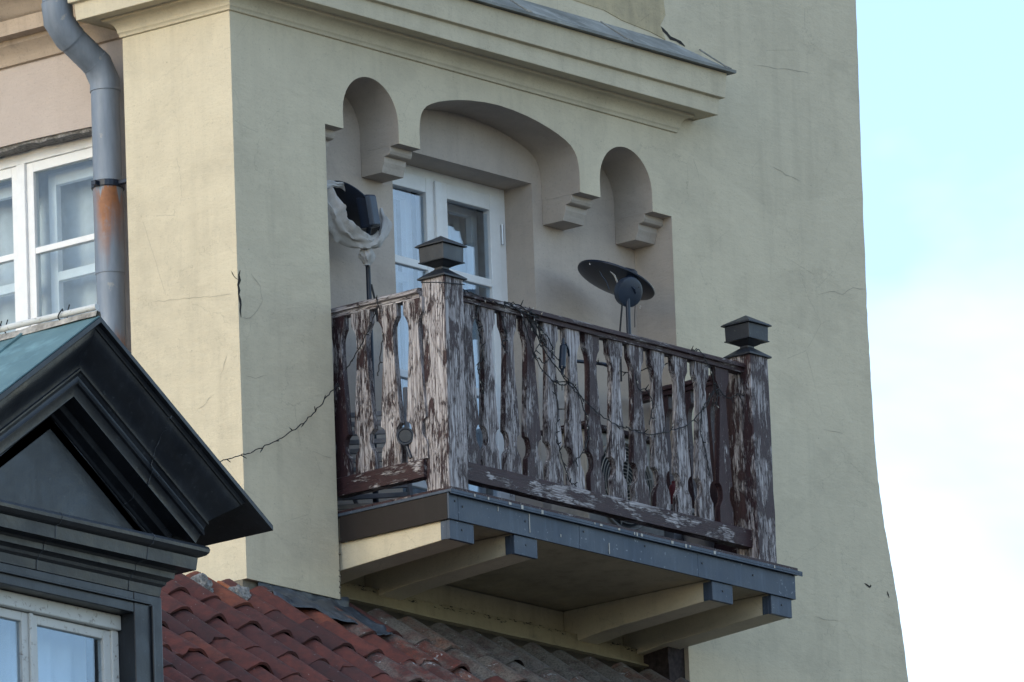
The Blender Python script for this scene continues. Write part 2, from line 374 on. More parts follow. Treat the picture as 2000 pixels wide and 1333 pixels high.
# back wall of the niche with the door opening
DX0, DX1, DZ1, DY = 1.605, 2.775, 2.665, .463
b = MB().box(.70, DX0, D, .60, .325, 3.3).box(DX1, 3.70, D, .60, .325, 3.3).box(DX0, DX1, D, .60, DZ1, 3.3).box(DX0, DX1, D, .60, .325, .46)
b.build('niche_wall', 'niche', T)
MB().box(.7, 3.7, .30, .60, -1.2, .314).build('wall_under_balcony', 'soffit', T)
vs = []; fs = []; n = 60                    # plaster apron running out over the tiles, with a ragged lip
for i in range(n+1):
    x = .748+2.89*i/n; w = noise.noise(Vector((x*3.1, 1.7, 0)))*.010+noise.noise(Vector((x*17, 4, 0)))*.006
    vs += [(x, .299, .190+w), (x, .214, .176+w), (x, .204, .168+w), (x, .200+w*.3, .098+w*.5), (x, .170+w, .082+w*.7), (x, .168+w, .074+w*.7), (x, .204, .070+w*.7)]
for i in range(n):
    for k in range(6): fs.append((7*i+k, 7*i+k+1, 7*i+k+8, 7*i+k+7))
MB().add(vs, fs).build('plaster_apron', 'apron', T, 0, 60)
mb = MB()                                   # flaked line along the top of the apron
for k in range(150):
    x = .80+2.75*random.random(); z = .166+noise.noise(Vector((x*3.1, 1.7, 0)))*.02+jit(.012); l = random.uniform(.004, .03); h = random.uniform(.0015, .006)
    mb.add([(x, .1985, z), (x+l, .1985, z-.004+jit(.004)), (x+l*.8, .1985, z-h), (x+l*.1, .1985, z-h*1.3)], [(0, 1, 2, 3)])
o = mb.build('flaked_paint', 'crack', T); o['kind'] = 'stuff'
# stepped corbels under the arches
cprof = [(0, 2.5795), (.060, 2.577), (.060, 2.552), (.068, 2.538), (.078, 2.533), (.104, 2.530), (.106, 2.500), (.116, 2.478), (.126, 2.446), (.268, 2.446), (.268, 2.5795)]
for x0, x1 in ((.7465, .896), (1.348, 1.525), (2.858, 3.032), (3.478, 3.6395)):
    MB().prism(cprof, 0, x0, x1).build('stepped_corbel', 'reveal', T, .007)
# cornice and its tin cover
prof = [(0, 3.060), (.012, 3.064), (.014, 3.080), (.020, 3.086)]
prof += [(.020+.05*(1-math.cos(a))*1.0, 3.086+.062*math.sin(a)) for a in [math.pi/2*k/8 for k in range(1, 9)]]
prof += [(.078, 3.152), (.080, 3.166), (.160, 3.166), (.162, 3.160), (.172, 3.160), (.178, 3.252), (.202, 3.256), (.212, 3.397), (0, 3.397)]
path = [(.15, .752, 0, 1), (0, .752, -1, 1), (0, 0, -1, -1), (3.697, 0, 1, -1), (3.697, .02, 1, 0)]
MB().sweep(path, prof).build('cornice', 'wall', T, .003, 40)
tin = MB()
tp = [(.236, 3.399), (.248, 3.396), (.250, 3.412), (.20, 3.436), (.0, 3.578), (-.02, 3.578), (-.02, 3.40)]
tin.sweep(path, tp).build('cornice_tin_cover', 'cornice_tin', T)
for k in range(5):
    x = .5+k*.85; MB().tube([(x, -.249, 3.414), (x+.01, -.20, 3.441), (x+.03, -.01, 3.576)], .005, 6).build('tin_seam', 'cornice_tin', T)
def strip(pts, w, name, mat, parent, ax=1, val=-.002):
    """a crack: a ragged thin sliver following surveyed points on a wall"""
    P = []
    for i in range(len(pts)-1):
        a, c = pts[i], pts[i+1]; n = max(2, int(math.hypot(a[0]-c[0], a[1]-c[1])/9))
        for k in range(n): P.append((a[0]+(c[0]-a[0])*k/n+jit(1.6), a[1]+(c[1]-a[1])*k/n+jit(1.6)))
    P.append(pts[-1]); W3 = [at(x, y, ax, val) for x, y in P]; n = len(W3); vs = []; fs = []
    for i, p in enumerate(W3):
        d = (W3[min(i+1, n-1)]-W3[max(i-1, 0)]).normalized(); nn = Vector((0, 1, 0)) if ax == 1 else Vector((1, 0, 0)); s = d.cross(nn)
        ww = w*(.25 if i in (0, n-1) else random.uniform(.5, 1.3))/2; vs += [p+s*ww, p-s*ww]
    for i in range(n-1): fs.append((2*i, 2*i+1, 2*i+3, 2*i+2))
    return MB().add(vs, fs).build(name, mat, parent)
strip([(468, 528), (466, 556), (468, 585), (471, 620)], .016, 'crack', 'crack', T)
strip([(466, 546), (456, 540), (452, 530)], .006, 'crack', 'crack', T, 0, -.002)
for pts in ([(452, 575), (420, 580), (360, 583), (300, 590)], [(445, 690), (430, 740), (470, 800)][:2], [(415, 770), (400, 790), (385, 800)]):
    strip(pts, .0016, 'hairline_crack', 'hair', T, 0, -.002)
for pts in ([(470, 620), (490, 622), (505, 605), (512, 590), (510, 560), (490, 535)], [(480, 735), (500, 740), (520, 733)], [(1600, 575), (1630, 568), (1645, 575), (1665, 562), (1690, 565)],
            [(1510, 325), (1535, 342), (1563, 354)], [(1480, 128), (1560, 139), (1582, 144)], [(1610, 840), (1630, 843), (1650, 850)], [(1355, 310), (1362, 330), (1366, 355)],
            [(1590, 1205), (1620, 1212), (1640, 1214)], [(610, 880), (630, 892), (650, 895)]):
    strip(pts, .0019, 'hairline_crack', 'hair', T)
strip([(1140, 2), (1200, 13), (1222, 22), (1262, 38), (1294, 58), (1310, 74), (1338, 91)], .018, 'crack', 'crack', T)
strip([(1222, 22), (1235, 12), (1248, 18), (1246, 28)], .008, 'crack', 'crack', T)
strip([(1688, 1141), (1698, 1146), (1702, 1144)], .009, 'crack', 'crack', T); strip([(1734, 1156), (1737, 1168)], .010, 'crack', 'crack', T)
pp = [at(x, y, 1, -.004) for x, y in ((1120, 0), (1160, -60), (1300, -60), (1296, 0), (1300, 30), (1290, 50), (1300, 78), (1270, 62), (1215, 40), (1180, 20))]
mb = MB(); n = len(pp); mb.add(pp + [p+Vector((0, .006, 0)) for p in pp], [tuple(range(n))] + [(i, (i+1) % n, (i+1) % n+n, i+n) for i in range(n)]); mb.build('bare_plaster_patch', 'patch', T)
# broken plaster edges beside and under the balcony
mb = MB()
for k in range(9):
    z = .0+k*.03; mb.tube([(.746+jit(.006), .005+jit(.004), z), (.748+jit(.008), .012, z+.02), (.75+jit(.006), .01, z+.036)], .006+random.random()*.005, 6)
o = mb.build('broken_plaster_edge', 'roughedge', T); o['kind'] = 'stuff'
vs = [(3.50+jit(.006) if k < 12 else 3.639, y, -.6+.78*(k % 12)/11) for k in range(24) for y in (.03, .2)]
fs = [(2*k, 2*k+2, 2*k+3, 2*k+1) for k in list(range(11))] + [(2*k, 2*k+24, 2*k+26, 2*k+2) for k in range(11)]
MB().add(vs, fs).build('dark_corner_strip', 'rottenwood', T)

# balcony door (two leaves) in the niche
door = thing_door = MB().box(DX0, DX0+.05, DY, DY+.07, .46, DZ1).box(DX1-.05, DX1, DY, DY+.07, .46, DZ1).box(DX0+.05, DX1-.05, DY, DY+.07, DZ1-.05, DZ1).build('balcony_door', 'white', T, .003)
def leaf(x0, x1, zb, zt, y, parent, st=.085):
    bars = [2.12, 1.49, .90]
    MB().box(x0, x0+st, y, y+.05, zb, zt).build('stile', 'white', parent, .004); MB().box(x1-st, x1, y, y+.05, zb, zt).build('stile', 'white', parent, .004)
    MB().box(x0+st, x1-st, y+.001, y+.049, zt-.085, zt).build('rail', 'white', parent, .004); MB().box(x0+st, x1-st, y+.001, y+.049, zb, zb+.14).build('rail', 'white', parent, .004)
    for zz in bars: MB().box(x0+st, x1-st, y+.004, y+.046, zz-.022, zz+.022).build('glazing_bar', 'white', parent, .004)
    zs = [zb+.14] + sorted(bars) + [zt-.085]
    for i in range(len(zs)-1): MB().box(x0+st, x1-st, y+.022, y+.026, zs[i]+.02, zs[i+1]-.02).build('pane', 'glass', parent)
leaf(DX0+.05, 2.183, .50, DZ1-.05, DY-.012, door); leaf(2.197, DX1-.05, .50, DZ1-.05, DY-.006, door)
MB().box(2.160, 2.215, DY-.028, DY-.008, .50, DZ1-.06).build('meeting_strip', 'white', door, .004)
for z in (2.35, .95): MB().tube([(DX1-.045, DY-.012, z), (DX1-.045, DY-.012, z+.11)], .009, 10).build('hinge', 'steel', door)
# inner sashes, curtains and the room behind
inn = MB()
for x0, x1 in ((1.68, 2.15), (2.23, 2.70)):
    inn.box(x0, x0+.05, .60, .64, .5, 2.58); inn.box(x1-.05, x1, .60, .64, .5, 2.58); inn.box(x0+.05, x1-.05, .60, .64, 2.52, 2.58); inn.box(x0+.05, x1-.05, .60, .64, 2.06, 2.11)
    inn.box(x0+.05, x1-.05, .60, .64, 1.40, 1.45)
inn.build('inner_sash', 'white', door, .003)
def curtain(x0, x1, y, z0, z1, folds, amp):
    n = folds*8; vs = []; fs = []
    for i in range(n+1):
        x = x0+(x1-x0)*i/n; yy = y+amp*math.sin(2*math.pi*folds*i/n)*(1+.3*math.sin(i*.37)); vs += [(x, yy, z0), (x+.01*math.sin(i), yy*1.0, z1)]
    for i in range(n): fs.append((2*i, 2*i+1, 2*i+3, 2*i+2))
    return MB().add(vs, fs).build('curtain', 'curtain', door, 0, 80)
curtain(1.60, 2.16, .72, .45, 2.6, 7, .018); curtain(2.48, 2.78, .74, .45, 2.6, 4, .02); curtain(2.22, 2.48, .76, .45, 2.02, 3, .012)
rm = MB().box(1.2, 3.4, 2.2, 2.25, .4, 3.0).box(1.15, 1.2, .66, 2.25, .4, 3).box(3.4, 3.45, .66, 2.25, .4, 3).box(1.2, 3.4, .66, 2.2, 3.0, 3.05).box(1.2, 3.4, .66, 2.2, .38, .44)
rm.box(1.15, 1.6, .61, .66, .4, 3).box(2.78, 3.45, .61, .66, .4, 3)
rm.build('room_behind_door', 'room', T)

# ------------------------------------------------------------------ neighbouring house (pink wall with a window)
PX = .22
H = thing('house', 'pink plastered house wall with brownish cornice and white casement window', 'building', (PX, 1.7, 0))
WY0, WY1, WZ1 = 1.10, 2.52, 2.70
MB().box(PX, PX+.45, .753, WY0, -16.4, 4.9).build('wall', 'pink', H); MB().box(PX, PX+.45, WY1, 9, -16.4, 4.9).build('wall', 'pink', H)
mb = MB(); seg = 14; vs = []                       # slightly cambered window head
for i in range(seg+1):
    y = WY0+(WY1-WY0)*i/seg; vs += [(PX, y, WZ1+.018*math.sin(math.pi*i/seg)), (PX, y, 4.9), (PX+.45, y, WZ1+.018*math.sin(math.pi*i/seg)), (PX+.45, y, 4.9)]
mb.add(vs, [f for i in range(seg) for f in ((4*i, 4*i+4, 4*i+5, 4*i+1), (4*i, 4*i+2, 4*i+6, 4*i+4))]); mb.build('lintel_wall', 'pink', H)
MB().box(PX, PX+.45, WY0, WY1, -16.4, .9).build('wall', 'pink', H)
hp = [(0, 3.14), (.02, 3.145), (.03, 3.17), (.045, 3.20), (.085, 3.235), (.088, 3.262), (.16, 3.265), (.165, 3.345), (.19, 3.36), (.21, 3.40), (.27, 3.44), (.275, 3.47), (.36, 3.475), (.37, 3.57), (0, 3.60)]
MB().sweep([(PX, 9, -1, 0), (PX, .77, -1, 0)], hp).build('cornice', 'pinktrim', H, 0, 40)
WX = PX+.13
win = MB().box(WX, WX+.07, WY0, WY0+.055, .9, WZ1+.03).box(WX, WX+.07, WY1-.055, WY1, .9, WZ1+.03).box(WX, WX+.07, WY0+.055, WY1-.055, WZ1-.06, WZ1+.06).box(WX-.006, WX+.07, 1.78, 1.84, .9, WZ1-.06).build('window', 'white', H, .004)
for y0, y1 in ((WY0+.055, 1.78), (1.84, WY1-.055)):
    st = .048
    MB().box(WX+.012, WX+.055, y0, y0+st, .92, WZ1-.06).build('stile', 'white', win, .003); MB().box(WX+.012, WX+.055, y1-st, y1, .92, WZ1-.06).build('stile', 'white', win, .003)
    MB().box(WX+.012, WX+.055, y0+st, y1-st, WZ1-.115, WZ1-.06).build('rail', 'white', win, .003)
    for zz in (2.15, 1.60): MB().box(WX+.014, WX+.053, y0+st, y1-st, zz-.017, zz+.017).build('glazing_bar', 'white', win, .003)
    for za, zb in ((1.62, 2.13), (2.17, WZ1-.115), (.95, 1.58)): MB().box(WX+.032, WX+.036, y0+st, y1-st, za, zb).build('pane', 'glass_clear', win)
    # second sash behind
    mb = MB().box(WX+.15, WX+.19, y0+.03, y0+.085, .92, WZ1-.1).box(WX+.15, WX+.19, y1-.085, y1-.03, .92, WZ1-.1).box(WX+.15, WX+.19, y0+.085, y1-.085, WZ1-.17, WZ1-.1).box(WX+.15, WX+.19, y0+.085, y1-.085, 2.0, 2.05)
    mb.build('inner_sash', 'white', win, .003)
vs = [(WX+.30+.012*math.sin(k*.8), WY0-.05+(WY1-WY0+.1)*k/80, z) for k in range(81) for z in (.9, 2.85)]
MB().add(vs, [(2*k, 2*k+1, 2*k+3, 2*k+2) for k in range(80)]).build('curtain', 'sheer', win, 0, 80)
MB().box(WX+.55, WX+.56, WY0-.3, WY1+.3, .9, 2.9).build('blind', 'room', win)
mb = MB(); vs = []; fs = []; n = 30                # ragged mortar under the head
for i in range(n+1):
    y = WY0+(WY1-WY0)*i/n; zt = WZ1+.018*math.sin(math.pi*i/n); vs += [(PX+.012, y, zt+.004), (PX+.02+jit(.01), y, zt-.018+jit(.006)), (PX+.135, y, zt-.012+jit(.004))]
for i in range(n): fs += [(3*i, 3*i+1, 3*i+4, 3*i+3), (3*i+1, 3*i+2, 3*i+5, 3*i+4)]
mb.add(vs, fs).build('mortar_bead', 'mortar', H)

# ------------------------------------------------------------------ downpipe
p0 = at(209, 200, 0, .10); pb = at(217, 690, 0, .10)
PY = (p0.y+pb.y)/2
dp = thing('downpipe', 'grey zinc downpipe with swan neck and rusty joint in the wall corner', 'downpipe', (.10, PY, 0))
rp = .076
MB().tube([(.10, PY, -2), (.10, PY, 1.87)], rp, 24).build('pipe', 'pipe', dp, 0, 50)
MB().tube([(.10, PY, 1.83), (.10, PY, 2.33)], rp+.004, 24).build('pipe', 'pipe', dp, 0, 50)
MB().tube([(.10, PY, 2.31), (.10, PY, 2.87)], rp+.001, 24).build('pipe', 'pipe', dp, 0, 50)
e = [(.10, PY, 2.83), (.10, PY, 2.885), (.06, PY+.015, 2.975), (-.10, PY+.07, 3.11), (-.155, PY+.09, 3.19), (-.16, PY+.095, 3.29), (-.16, PY+.095, 3.9)]
ee = [Vector(q) for q in e]
MB().tube(ee[:3]+[ee[2]+(ee[3]-ee[2])*.12], rp+.006, 24).build('elbow', 'pipe', dp, 0, 35); MB().tube([ee[2]-(ee[3]-ee[2])*.02, ee[3]+(ee[3]-ee[2])*.1], rp+.003, 24).build('elbow', 'pipe', dp, 0, 35)
MB().tube([ee[3]-(ee[3]-ee[2])*.12]+ee[3:6], rp+.007, 24).build('elbow', 'pipe', dp, 0, 35); MB().tube(e[5:], rp+.002, 24).build('pipe', 'pipe', dp, 0, 50)
br = MB().lathe((.10, PY, 2.295), (0.05, 0, 1), [(0, rp+.002), (0, rp+.013), (.035, rp+.013), (.035, rp+.002)], 24)
br.box(.012-.03, .012+.002, PY-.015, PY+.015, 2.30, 2.325).box(.085, .115, PY-.15, PY-rp-.008, 2.305, 2.325); br.build('bracket', 'plastic', dp, .002)

# ------------------------------------------------------------------ balcony slab
X0, X1, YF = .757, 3.638, -.754
B = thing('balcony', 'projecting balcony platform with slate-blue metal edging on four beams', 'balcony', (2.2, 0, .2))
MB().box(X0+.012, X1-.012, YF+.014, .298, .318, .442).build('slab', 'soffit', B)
MB().box(X0-.008, 3.680, YF-.022, .06, .446, .462).box(X0-.008, 3.680, YF-.022, YF-.016, .436, .446).build('drip_sheet', 'fascia', B, .002)
for k in range(16):
    x = random.uniform(.9, 3.5); w = random.uniform(.006, .02)
    MB().box(x, x+w, YF-.0245, YF-.0225, .452-random.uniform(0, .014), .461).build('dropping', 'tiewhite', B, .0008)
for x, z0, z1 in ((1.405, .33, .43), (1.66, .345, .36), (1.15, .405, .43), (2.06, .315, .375), (.745+.35, .44, .45)):
    MB().box(x, x+.006, YF-.003, YF-.0012, z0, z1).build('drip_stain', 'tiewhite', B, .0005)
for i in range(6):
    y0 = YF-.01+i*(.82/6); MB().box(X0+.01, 3.655, y0, y0+.82/6-.006, .463, .480).build('deck_board', 'wood_dark_y', B, .002)
seams = [X0-.003, .83, 1.82, 2.81, X1+.003]
for i in range(4):
    o = MB().box(seams[i]+.0012, seams[i+1]-.0012, YF, YF+.012+.001*i, .306, .4455).build('fascia_sheet', 'fascia', B, .0015)
    for xx in ((seams[i]+.05,) if i == 0 else (seams[i]+.035, (seams[i]+seams[i+1])/2+.05)):
        MB().lathe((xx, YF-.003, .405-.02*(i % 2)), (0, 1, 0), [(-.001, .003), (.0, .006), (.004, .006)], 10).build('nail', 'black', o)
MB().box(X0-.002, X0+.010, YF+.013, -.002, .306, .4455).build('fascia_sheet', 'brownsheet', B, .0015)
MB().box(X1-.010, X1+.002, YF+.016, -.002, .306, .4455).build('fascia_sheet', 'fascia', B, .0015)
for x0, x1 in ((.772, .965), (1.295, 1.482), (2.94, 3.112), (3.442, 3.616)):
    j = MB().prism([(YF+.035, .207), (YF+.035, .316), (.296, .316), (.296, .128), (0, .164)], 0, x0+.004, x1-.004).build('beam', 'wall', B, .004)
    e = MB().box(x0-.002, x1, YF+.012, YF+.034, .202, .3045).box(x0-.002, x0+.004, YF+.034, YF+.075, .204, .3045).build('end_cap', 'fascia', j, .002)
    MB().lathe((( x0+x1)/2, YF+.009, .262), (0, 1, 0), [(0, .003), (.001, .006), (.004, .006)], 10).build('nail', 'black', j)
MB().tube([(.768, -.006, .325), (.775, -.03, .318), (.80, -.045, .314)], .014, 8).build('sealant_blob', 'oldwhite', B, 0, 60)

# ------------------------------------------------------------------ railing
RL = thing('balcony_railing', 'flaking maroon wooden balcony railing with sawn balusters', 'railing', (2.2, -.6, .48))
def post(cx, cy, z0, z1, lean, mat, label=None):
    h = .078; mb = MB(); zs = [z0, z0+.12, z0+.3, .9, 1.2, z1-.15, z1]
    vs = []; fs = []
    for i, z in enumerate(zs):
        ox = lean*(z-z0)
        for a, b_ in ((-1, -1), (1, -1), (1, 1), (-1, 1)): vs.append((cx+ox+a*h+jit(.002), cy+b_*h+jit(.002), z))
    for i in range(len(zs)-1): fs += [(4*i+k, 4*i+(k+1) % 4, 4*i+4+(k+1) % 4, 4*i+4+k) for k in range(4)]
    fs += [(3, 2, 1, 0), tuple(4*(len(zs)-1)+k for k in range(4))]
    p = mb.add(vs, fs).build('post', mat, RL, .006)
    x = cx+lean*(z1-z0); c = MB()
    c.frustum(x, cy, z1-.004, h+.016, z1+.006, h+.016); c.frustum(x, cy, z1+.006, h+.014, z1+.052, .030); c.frustum(x, cy, z1+.050, .028, z1+.072, .028)
    o = c.build('cap_base', 'cap', p, .002)
    c = MB(); c.frustum(x, cy, z1+.064, .034, z1+.092, h+.004); c.frustum(x, cy, z1+.0925, h+.004, z1+.172, h+.006); c.frustum(x, cy, z1+.1725, h+.021, z1+.180, h+.021); c.frustum(x, cy, z1+.1802, h+.018, z1+.188, h+.010); c.frustum(x, cy, z1+.1882, h+.008, z1+.236, .003); c.frustum(x, cy, z1+.086, h+.010, z1+.0922, h+.010)
    c.build('cap_lantern', 'cap', p, .002)
    return p
CY = -.626
post(.905, CY, .482, 1.640, .010, 'wood_post'); post(3.478, CY, .482, 1.640, -.010, 'wood_post_r')
# baluster outline: half width over height from the top
hw = [(0, .064), (.082, .064), (.092, .061), (.102, .055), (.118, .046), (.14, .038), (.165, .0335), (.20, .032), (.26, .034), (.36, .040), (.48, .048), (.60, .056), (.69, .062), (.742, .066), (.748, .062), (.756, .050), (.77, .041), (.79, .035), (.815, .033), (.84, .036), (.858, .043), (.87, .052), (.885, .061), (.91, .065), (1, .066)]
def baluster_mesh(seed, k=.92, mk='wood_z'):
    rnd = random.Random(seed); H_ = .872; th = .018; bm = bmesh.new(); rows = []
    for t, w in hw:
        z = H_*(1-t); a = w*k*(1+rnd.uniform(-.018, .018)); c = w*k*(1+rnd.uniform(-.018, .018))
        if rnd.random() < .03: c -= .004
        rows.append([bm.verts.new((x, y, z)) for x, y in ((-a, -th), (c, -th), (c, th), (-a, th))])
    for i in range(len(rows)-1):
        for q in range(4): bm.faces.new((rows[i][q], rows[i][(q+1) % 4], rows[i+1][(q+1) % 4], rows[i+1][q]))
    bm.faces.new(rows[0]); bm.faces.new(list(reversed(rows[-1]))); bmesh.ops.recalc_face_normals(bm, faces=bm.faces)
    me = bpy.data.meshes.new('baluster'); bm.to_mesh(me); bm.free(); me.materials.append(M[mk])
    return me
BMS = [baluster_mesh(i) for i in range(5)]; BML = [baluster_mesh(i+9, 1.02, 'wood_side') for i in range(3)]; BMD = [baluster_mesh(i+20, .85, 'wood_dark') for i in range(2)]
r0v = ROOT[RL.name]
def place_bal(x, y, rz, me, tilt=0):
    o = bpy.data.objects.new('baluster', me); COL.objects.link(o); o.parent = RL
    o.location = Vector((x, y, .672))-r0v; o.rotation_euler = (0, tilt, rz); return o
xs = [at(px-4, 895+.27*(px-917), 1, CY-.017).x for px in (928, 966.5, 1007, 1049, 1091, 1132, 1172, 1215, 1259, 1301, 1343, 1385, 1424)]
for i, x in enumerate(xs): place_bal(x+jit(.004), CY, 0, BMS[i % 5] if i != 12 else BMD[0], jit(.008))
for i, px in enumerate((820, 770, 718, 671)): place_bal(.835, at(px-4, 900+(820-px)*.2, 0, .817).y, -math.pi/2, BML[i] if i < 3 else BMD[1], 0)
for i, y in enumerate((-.475, -.315, -.155, .0)): place_bal(3.50, y, math.pi/2, BMD[i % 2], 0)
def rail(axis, a, b_, c, z0, z1, half_, mat, name, top=False):
    if top: sec = [(-half_+.012, z0), (-half_+.012, z0+.022), (-half_-.004, z0+.026), (-half_-.004, z1-.012), (-half_+.012, z1), (half_-.012, z1), (half_+.004, z1-.012), (half_+.004, z0+.026), (half_-.012, z0+.022), (half_-.012, z0)]
    else: sec = [(-half_, z0), (-half_, z1-.006), (-half_+.006, z1), (half_-.006, z1), (half_, z1-.006), (half_, z0)]
    n = 12; mb = MB(); m = len(sec); vs = []; fs = []
    for i in range(n+1):
        w = a+(b_-a)*i/n; jz = jit(.0015) if 0 < i < n else 0; jy = jit(.0015)
        for u, v in sec: vs.append((w, c+u+jy, v+jz) if axis == 0 else (c+u+jy, w, v+jz))
    for i in range(n):
        for k in range(m): fs.append((i*m+k, i*m+(k+1) % m, (i+1)*m+(k+1) % m, (i+1)*m+k))
    fs += [tuple(range(m)), tuple(reversed(range(n*m, n*m+m)))]
    return mb.add(vs, fs).build(name, mat, RL, 0)
rail(0, .982, 3.395, CY, 1.540, 1.594, .042, 'wood_top_x', 'top_rail', True); rail(1, -.55, .06, .845, 1.540, 1.594, .042, 'wood_top_y', 'top_rail', True); rail(1, -.55, .20, 3.50, 1.540, 1.594, .042, 'wood_dark_y', 'top_rail', True)
rail(0, .982, 3.402, CY-.006, .572, .672, .032, 'wood_rail_x', 'bottom_rail'); rail(1, -.55, .06, .835, .572, .672, .032, 'wood_rail_y', 'bottom_rail'); rail(1, -.55, .20, 3.50, .572, .672, .032, 'wood_dark_y', 'bottom_rail')

# ------------------------------------------------------------------ dormer
DC, DYF, TA = -4.54, -2.70, .688
DM = thing('dormer', 'black sheet-metal dormer with triangular pediment and copper roof', 'dormer', (DC, DYF, -2.0))
zA = -.364
rake = [(-.03, -.06, .70), (0, -.06, .70), (0, .0, .74), (.010, .004, .742), (.018, .016, .745), (.040, .026, .765), (.062, .030, .78), (.068, .048, .78), (.072, .066, .785), (.150, .072, .855), (.157, .072, .86), (.157, .077, .86), (.169, .121, .875), (.172, .128, .880), (.186, .131, .888), (.190, .142, .889), (.186, .153, .888), (.186, .166, .889), (.196, .186, .894), (.206, .190, .900), (.208, .200, .901), (.200, .206, .90)]
for k in range(1, 9):                                             # cyma
    t = k/8; rake.append((.200+.103*(t*t*(3-2*t)), .206+.170*t, .90+.125*t))
rake += [(.312, .378, 1.028), (.315, .393, 1.035), (.320, .400, 1.045)]
for s in (-1, 1):
    mb = MB(); n = len(rake); vs = []; fs = []
    for p, v, h in rake: vs.append((DC, DYF-p, zA+v))
    for p, v, h in rake: vs.append((DC+s*h, DYF-p, zA+v-TA*h))
    b_ = 2*n; vs += [(DC, DYF+.15, zA+.400), (DC+s*1.045, DYF+.15, zA+.400-TA*1.045), (DC, DYF+.15, zA-.06), (DC+s*.70, DYF+.15, zA-.06-TA*.70)]
    for k in range(n-1): fs.append((k, k+1, n+k+1, n+k))
    fs += [(n-1, b_, b_+1, 2*n-1)]
    endv = [n+k for k in range(n)]; fs.append(tuple(endv + [b_+1, b_+3]))
    mb.add(vs, fs).build('raking_cornice', 'black', DM, 0, 30)
    q = MB(); e0, e1 = .403, .428; yb_, yf_ = 1.6, DYF-.345
    q.add([(DC, y, zA+e) for e in (e0, e1) for y in (yf_, yb_)] + [(DC+s*1.215, y, zA+e-TA*1.215) for e in (e0, e1) for y in (yf_, yb_)],
          [(0, 1, 5, 4), (2, 6, 7, 3), (0, 4, 6, 2), (1, 3, 7, 5), (4, 5, 7, 6)])
    q.build('roof_slope', 'black', DM); q2 = MB()
    q2.add([(DC, y, zA+e) for e in (.429, .437) for y in (yf_+.012, yb_)] + [(DC+s*1.205, y, zA+e-TA*1.205) for e in (.429, .437) for y in (yf_+.012, yb_)],
           [(0, 1, 5, 4), (2, 6, 7, 3), (0, 4, 6, 2), (1, 3, 7, 5), (4, 5, 7, 6)])
    q2.build('roof_sheet', 'copper', DM)
    for k in range(4):
        y = DYF+.15+k*.55; MB().tube([(DC+s*.02, y, zA+.43), (DC+s*1.2, y, zA+.437-TA*1.2)], .010, 6).build('standing_seam', 'copper', DM)
# patina streak where two lengths of the rake are soldered
mb = MB(); t = .63; pts = []
for p, v, h in rake[2:-1]: x = t*.82+random.uniform(-.009, .009); pts.append((DC+x, DYF-p-.003, zA+v-TA*x-.003))
mb.tube(pts, [random.choice((.0004, .001, .002, .0035)) for _ in pts], 6); mb.build('soldered_seam', 'lead', DM)
mb = MB(); pts = [(DC+.02+.7*k/20+jit(.001), DYF-.012, zA-.012-TA*(.02+.7*k/20)) for k in range(21)]; mb.tube(pts, [random.choice((.0004, .001, .0025)) for _ in pts], 5).build('soldered_seam', 'lead', DM)
MB().prism([(DC-.76, zA-TA*.76-.02), (DC+.76, zA-TA*.76-.02), (DC, zA+.01)], 1, DYF, DYF+.05).build('tympanum', 'black', DM)
hp = [(0, -1.20), (0, -1.148), (.030, -1.146), (.036, -1.10), (.050, -1.088), (.054, -1.074), (.070, -1.062), (.080, -1.058), (.083, -1.030), (.096, -1.020), (.150, -1.014), (.156, -1.016), (.163, -.956), (.178, -.950), (.192, -.944), (.204, -.930), (.206, -.914), (.200, -.901), (.188, -.896), (-.02, -.845), (-.02, -1.20)]
MB().sweep([(DC-.70, .5, -1, 0), (DC-.70, DYF, -1, -1), (DC+.70, DYF, 1, -1), (DC+.70, .5, 1, 0)], hp).build('cornice', 'black', DM, 0, 30)
for xj, l_ in ((DC-.16, 'j'), (DC+.50, 'j')):
    MB().tube([(xj+jit(.002), DYF-p-.001, z) for p, z in hp[2:-2]], [random.uniform(.001, .004) for _ in hp[2:-2]], 5).build('sheet_joint', 'lead', DM)
WXc = -4.63; wl, wr, wt = -5.26, -4.00, -1.25
fr = MB().box(DC-.74, wl, DYF-.03, DYF+.12, -2.6, -1.147).build('front_panel', 'black', DM, .004); MB().box(wr, DC+.74, DYF-.03, DYF+.12, -2.6, -1.147).build('front_panel', 'black', DM, .004)
MB().box(wl, wr, DYF-.028, DYF+.12, wt, -1.147).build('front_panel', 'black', DM, .004)
MB().box(DC+.655, DC+.668, DYF-.044, DYF-.031, -2.6, -1.20).box(DC-.668, DC-.655, DYF-.044, DYF-.031, -2.6, -1.20).box(DC-.655, DC+.655, DYF-.044, DYF-.031, -1.20, -1.188).build('panel_bead', 'black', DM, .003)
for s in (-1, 1): MB().box(DC+s*.72-.02, DC+s*.72+.015, DYF+.12, .6, -2.8, -1.0).build('cheek', 'black', DM)
dw = MB().box(wl, wl+.05, DYF+.075, DYF+.13, -2.4, wt-.03).box(wr-.05, wr, DYF+.075, DYF+.13, -2.4, wt-.03).box(wl, wr, DYF+.055, DYF+.13, wt-.075, wt-.002).build('window', 'oldwhite', DM, .006)
for x0, x1 in ((wl+.05, WXc-.006), (WXc+.006, wr-.05)):
    st = .05
    MB().box(x0, x0+st, DYF+.085, DYF+.125, -2.4, wt-.08).build('stile', 'oldwhite', dw, .004); MB().box(x1-st, x1, DYF+.085, DYF+.125, -2.4, wt-.08).build('stile', 'oldwhite', dw, .004)
    MB().box(x0+st, x1-st, DYF+.086, DYF+.124, wt-.125, wt-.08).build('rail', 'oldwhite', dw, .004)
    MB().box(x0+st, x1-st, DYF+.103, DYF+.107, -2.4, wt-.125).build('pane', 'glass', dw)
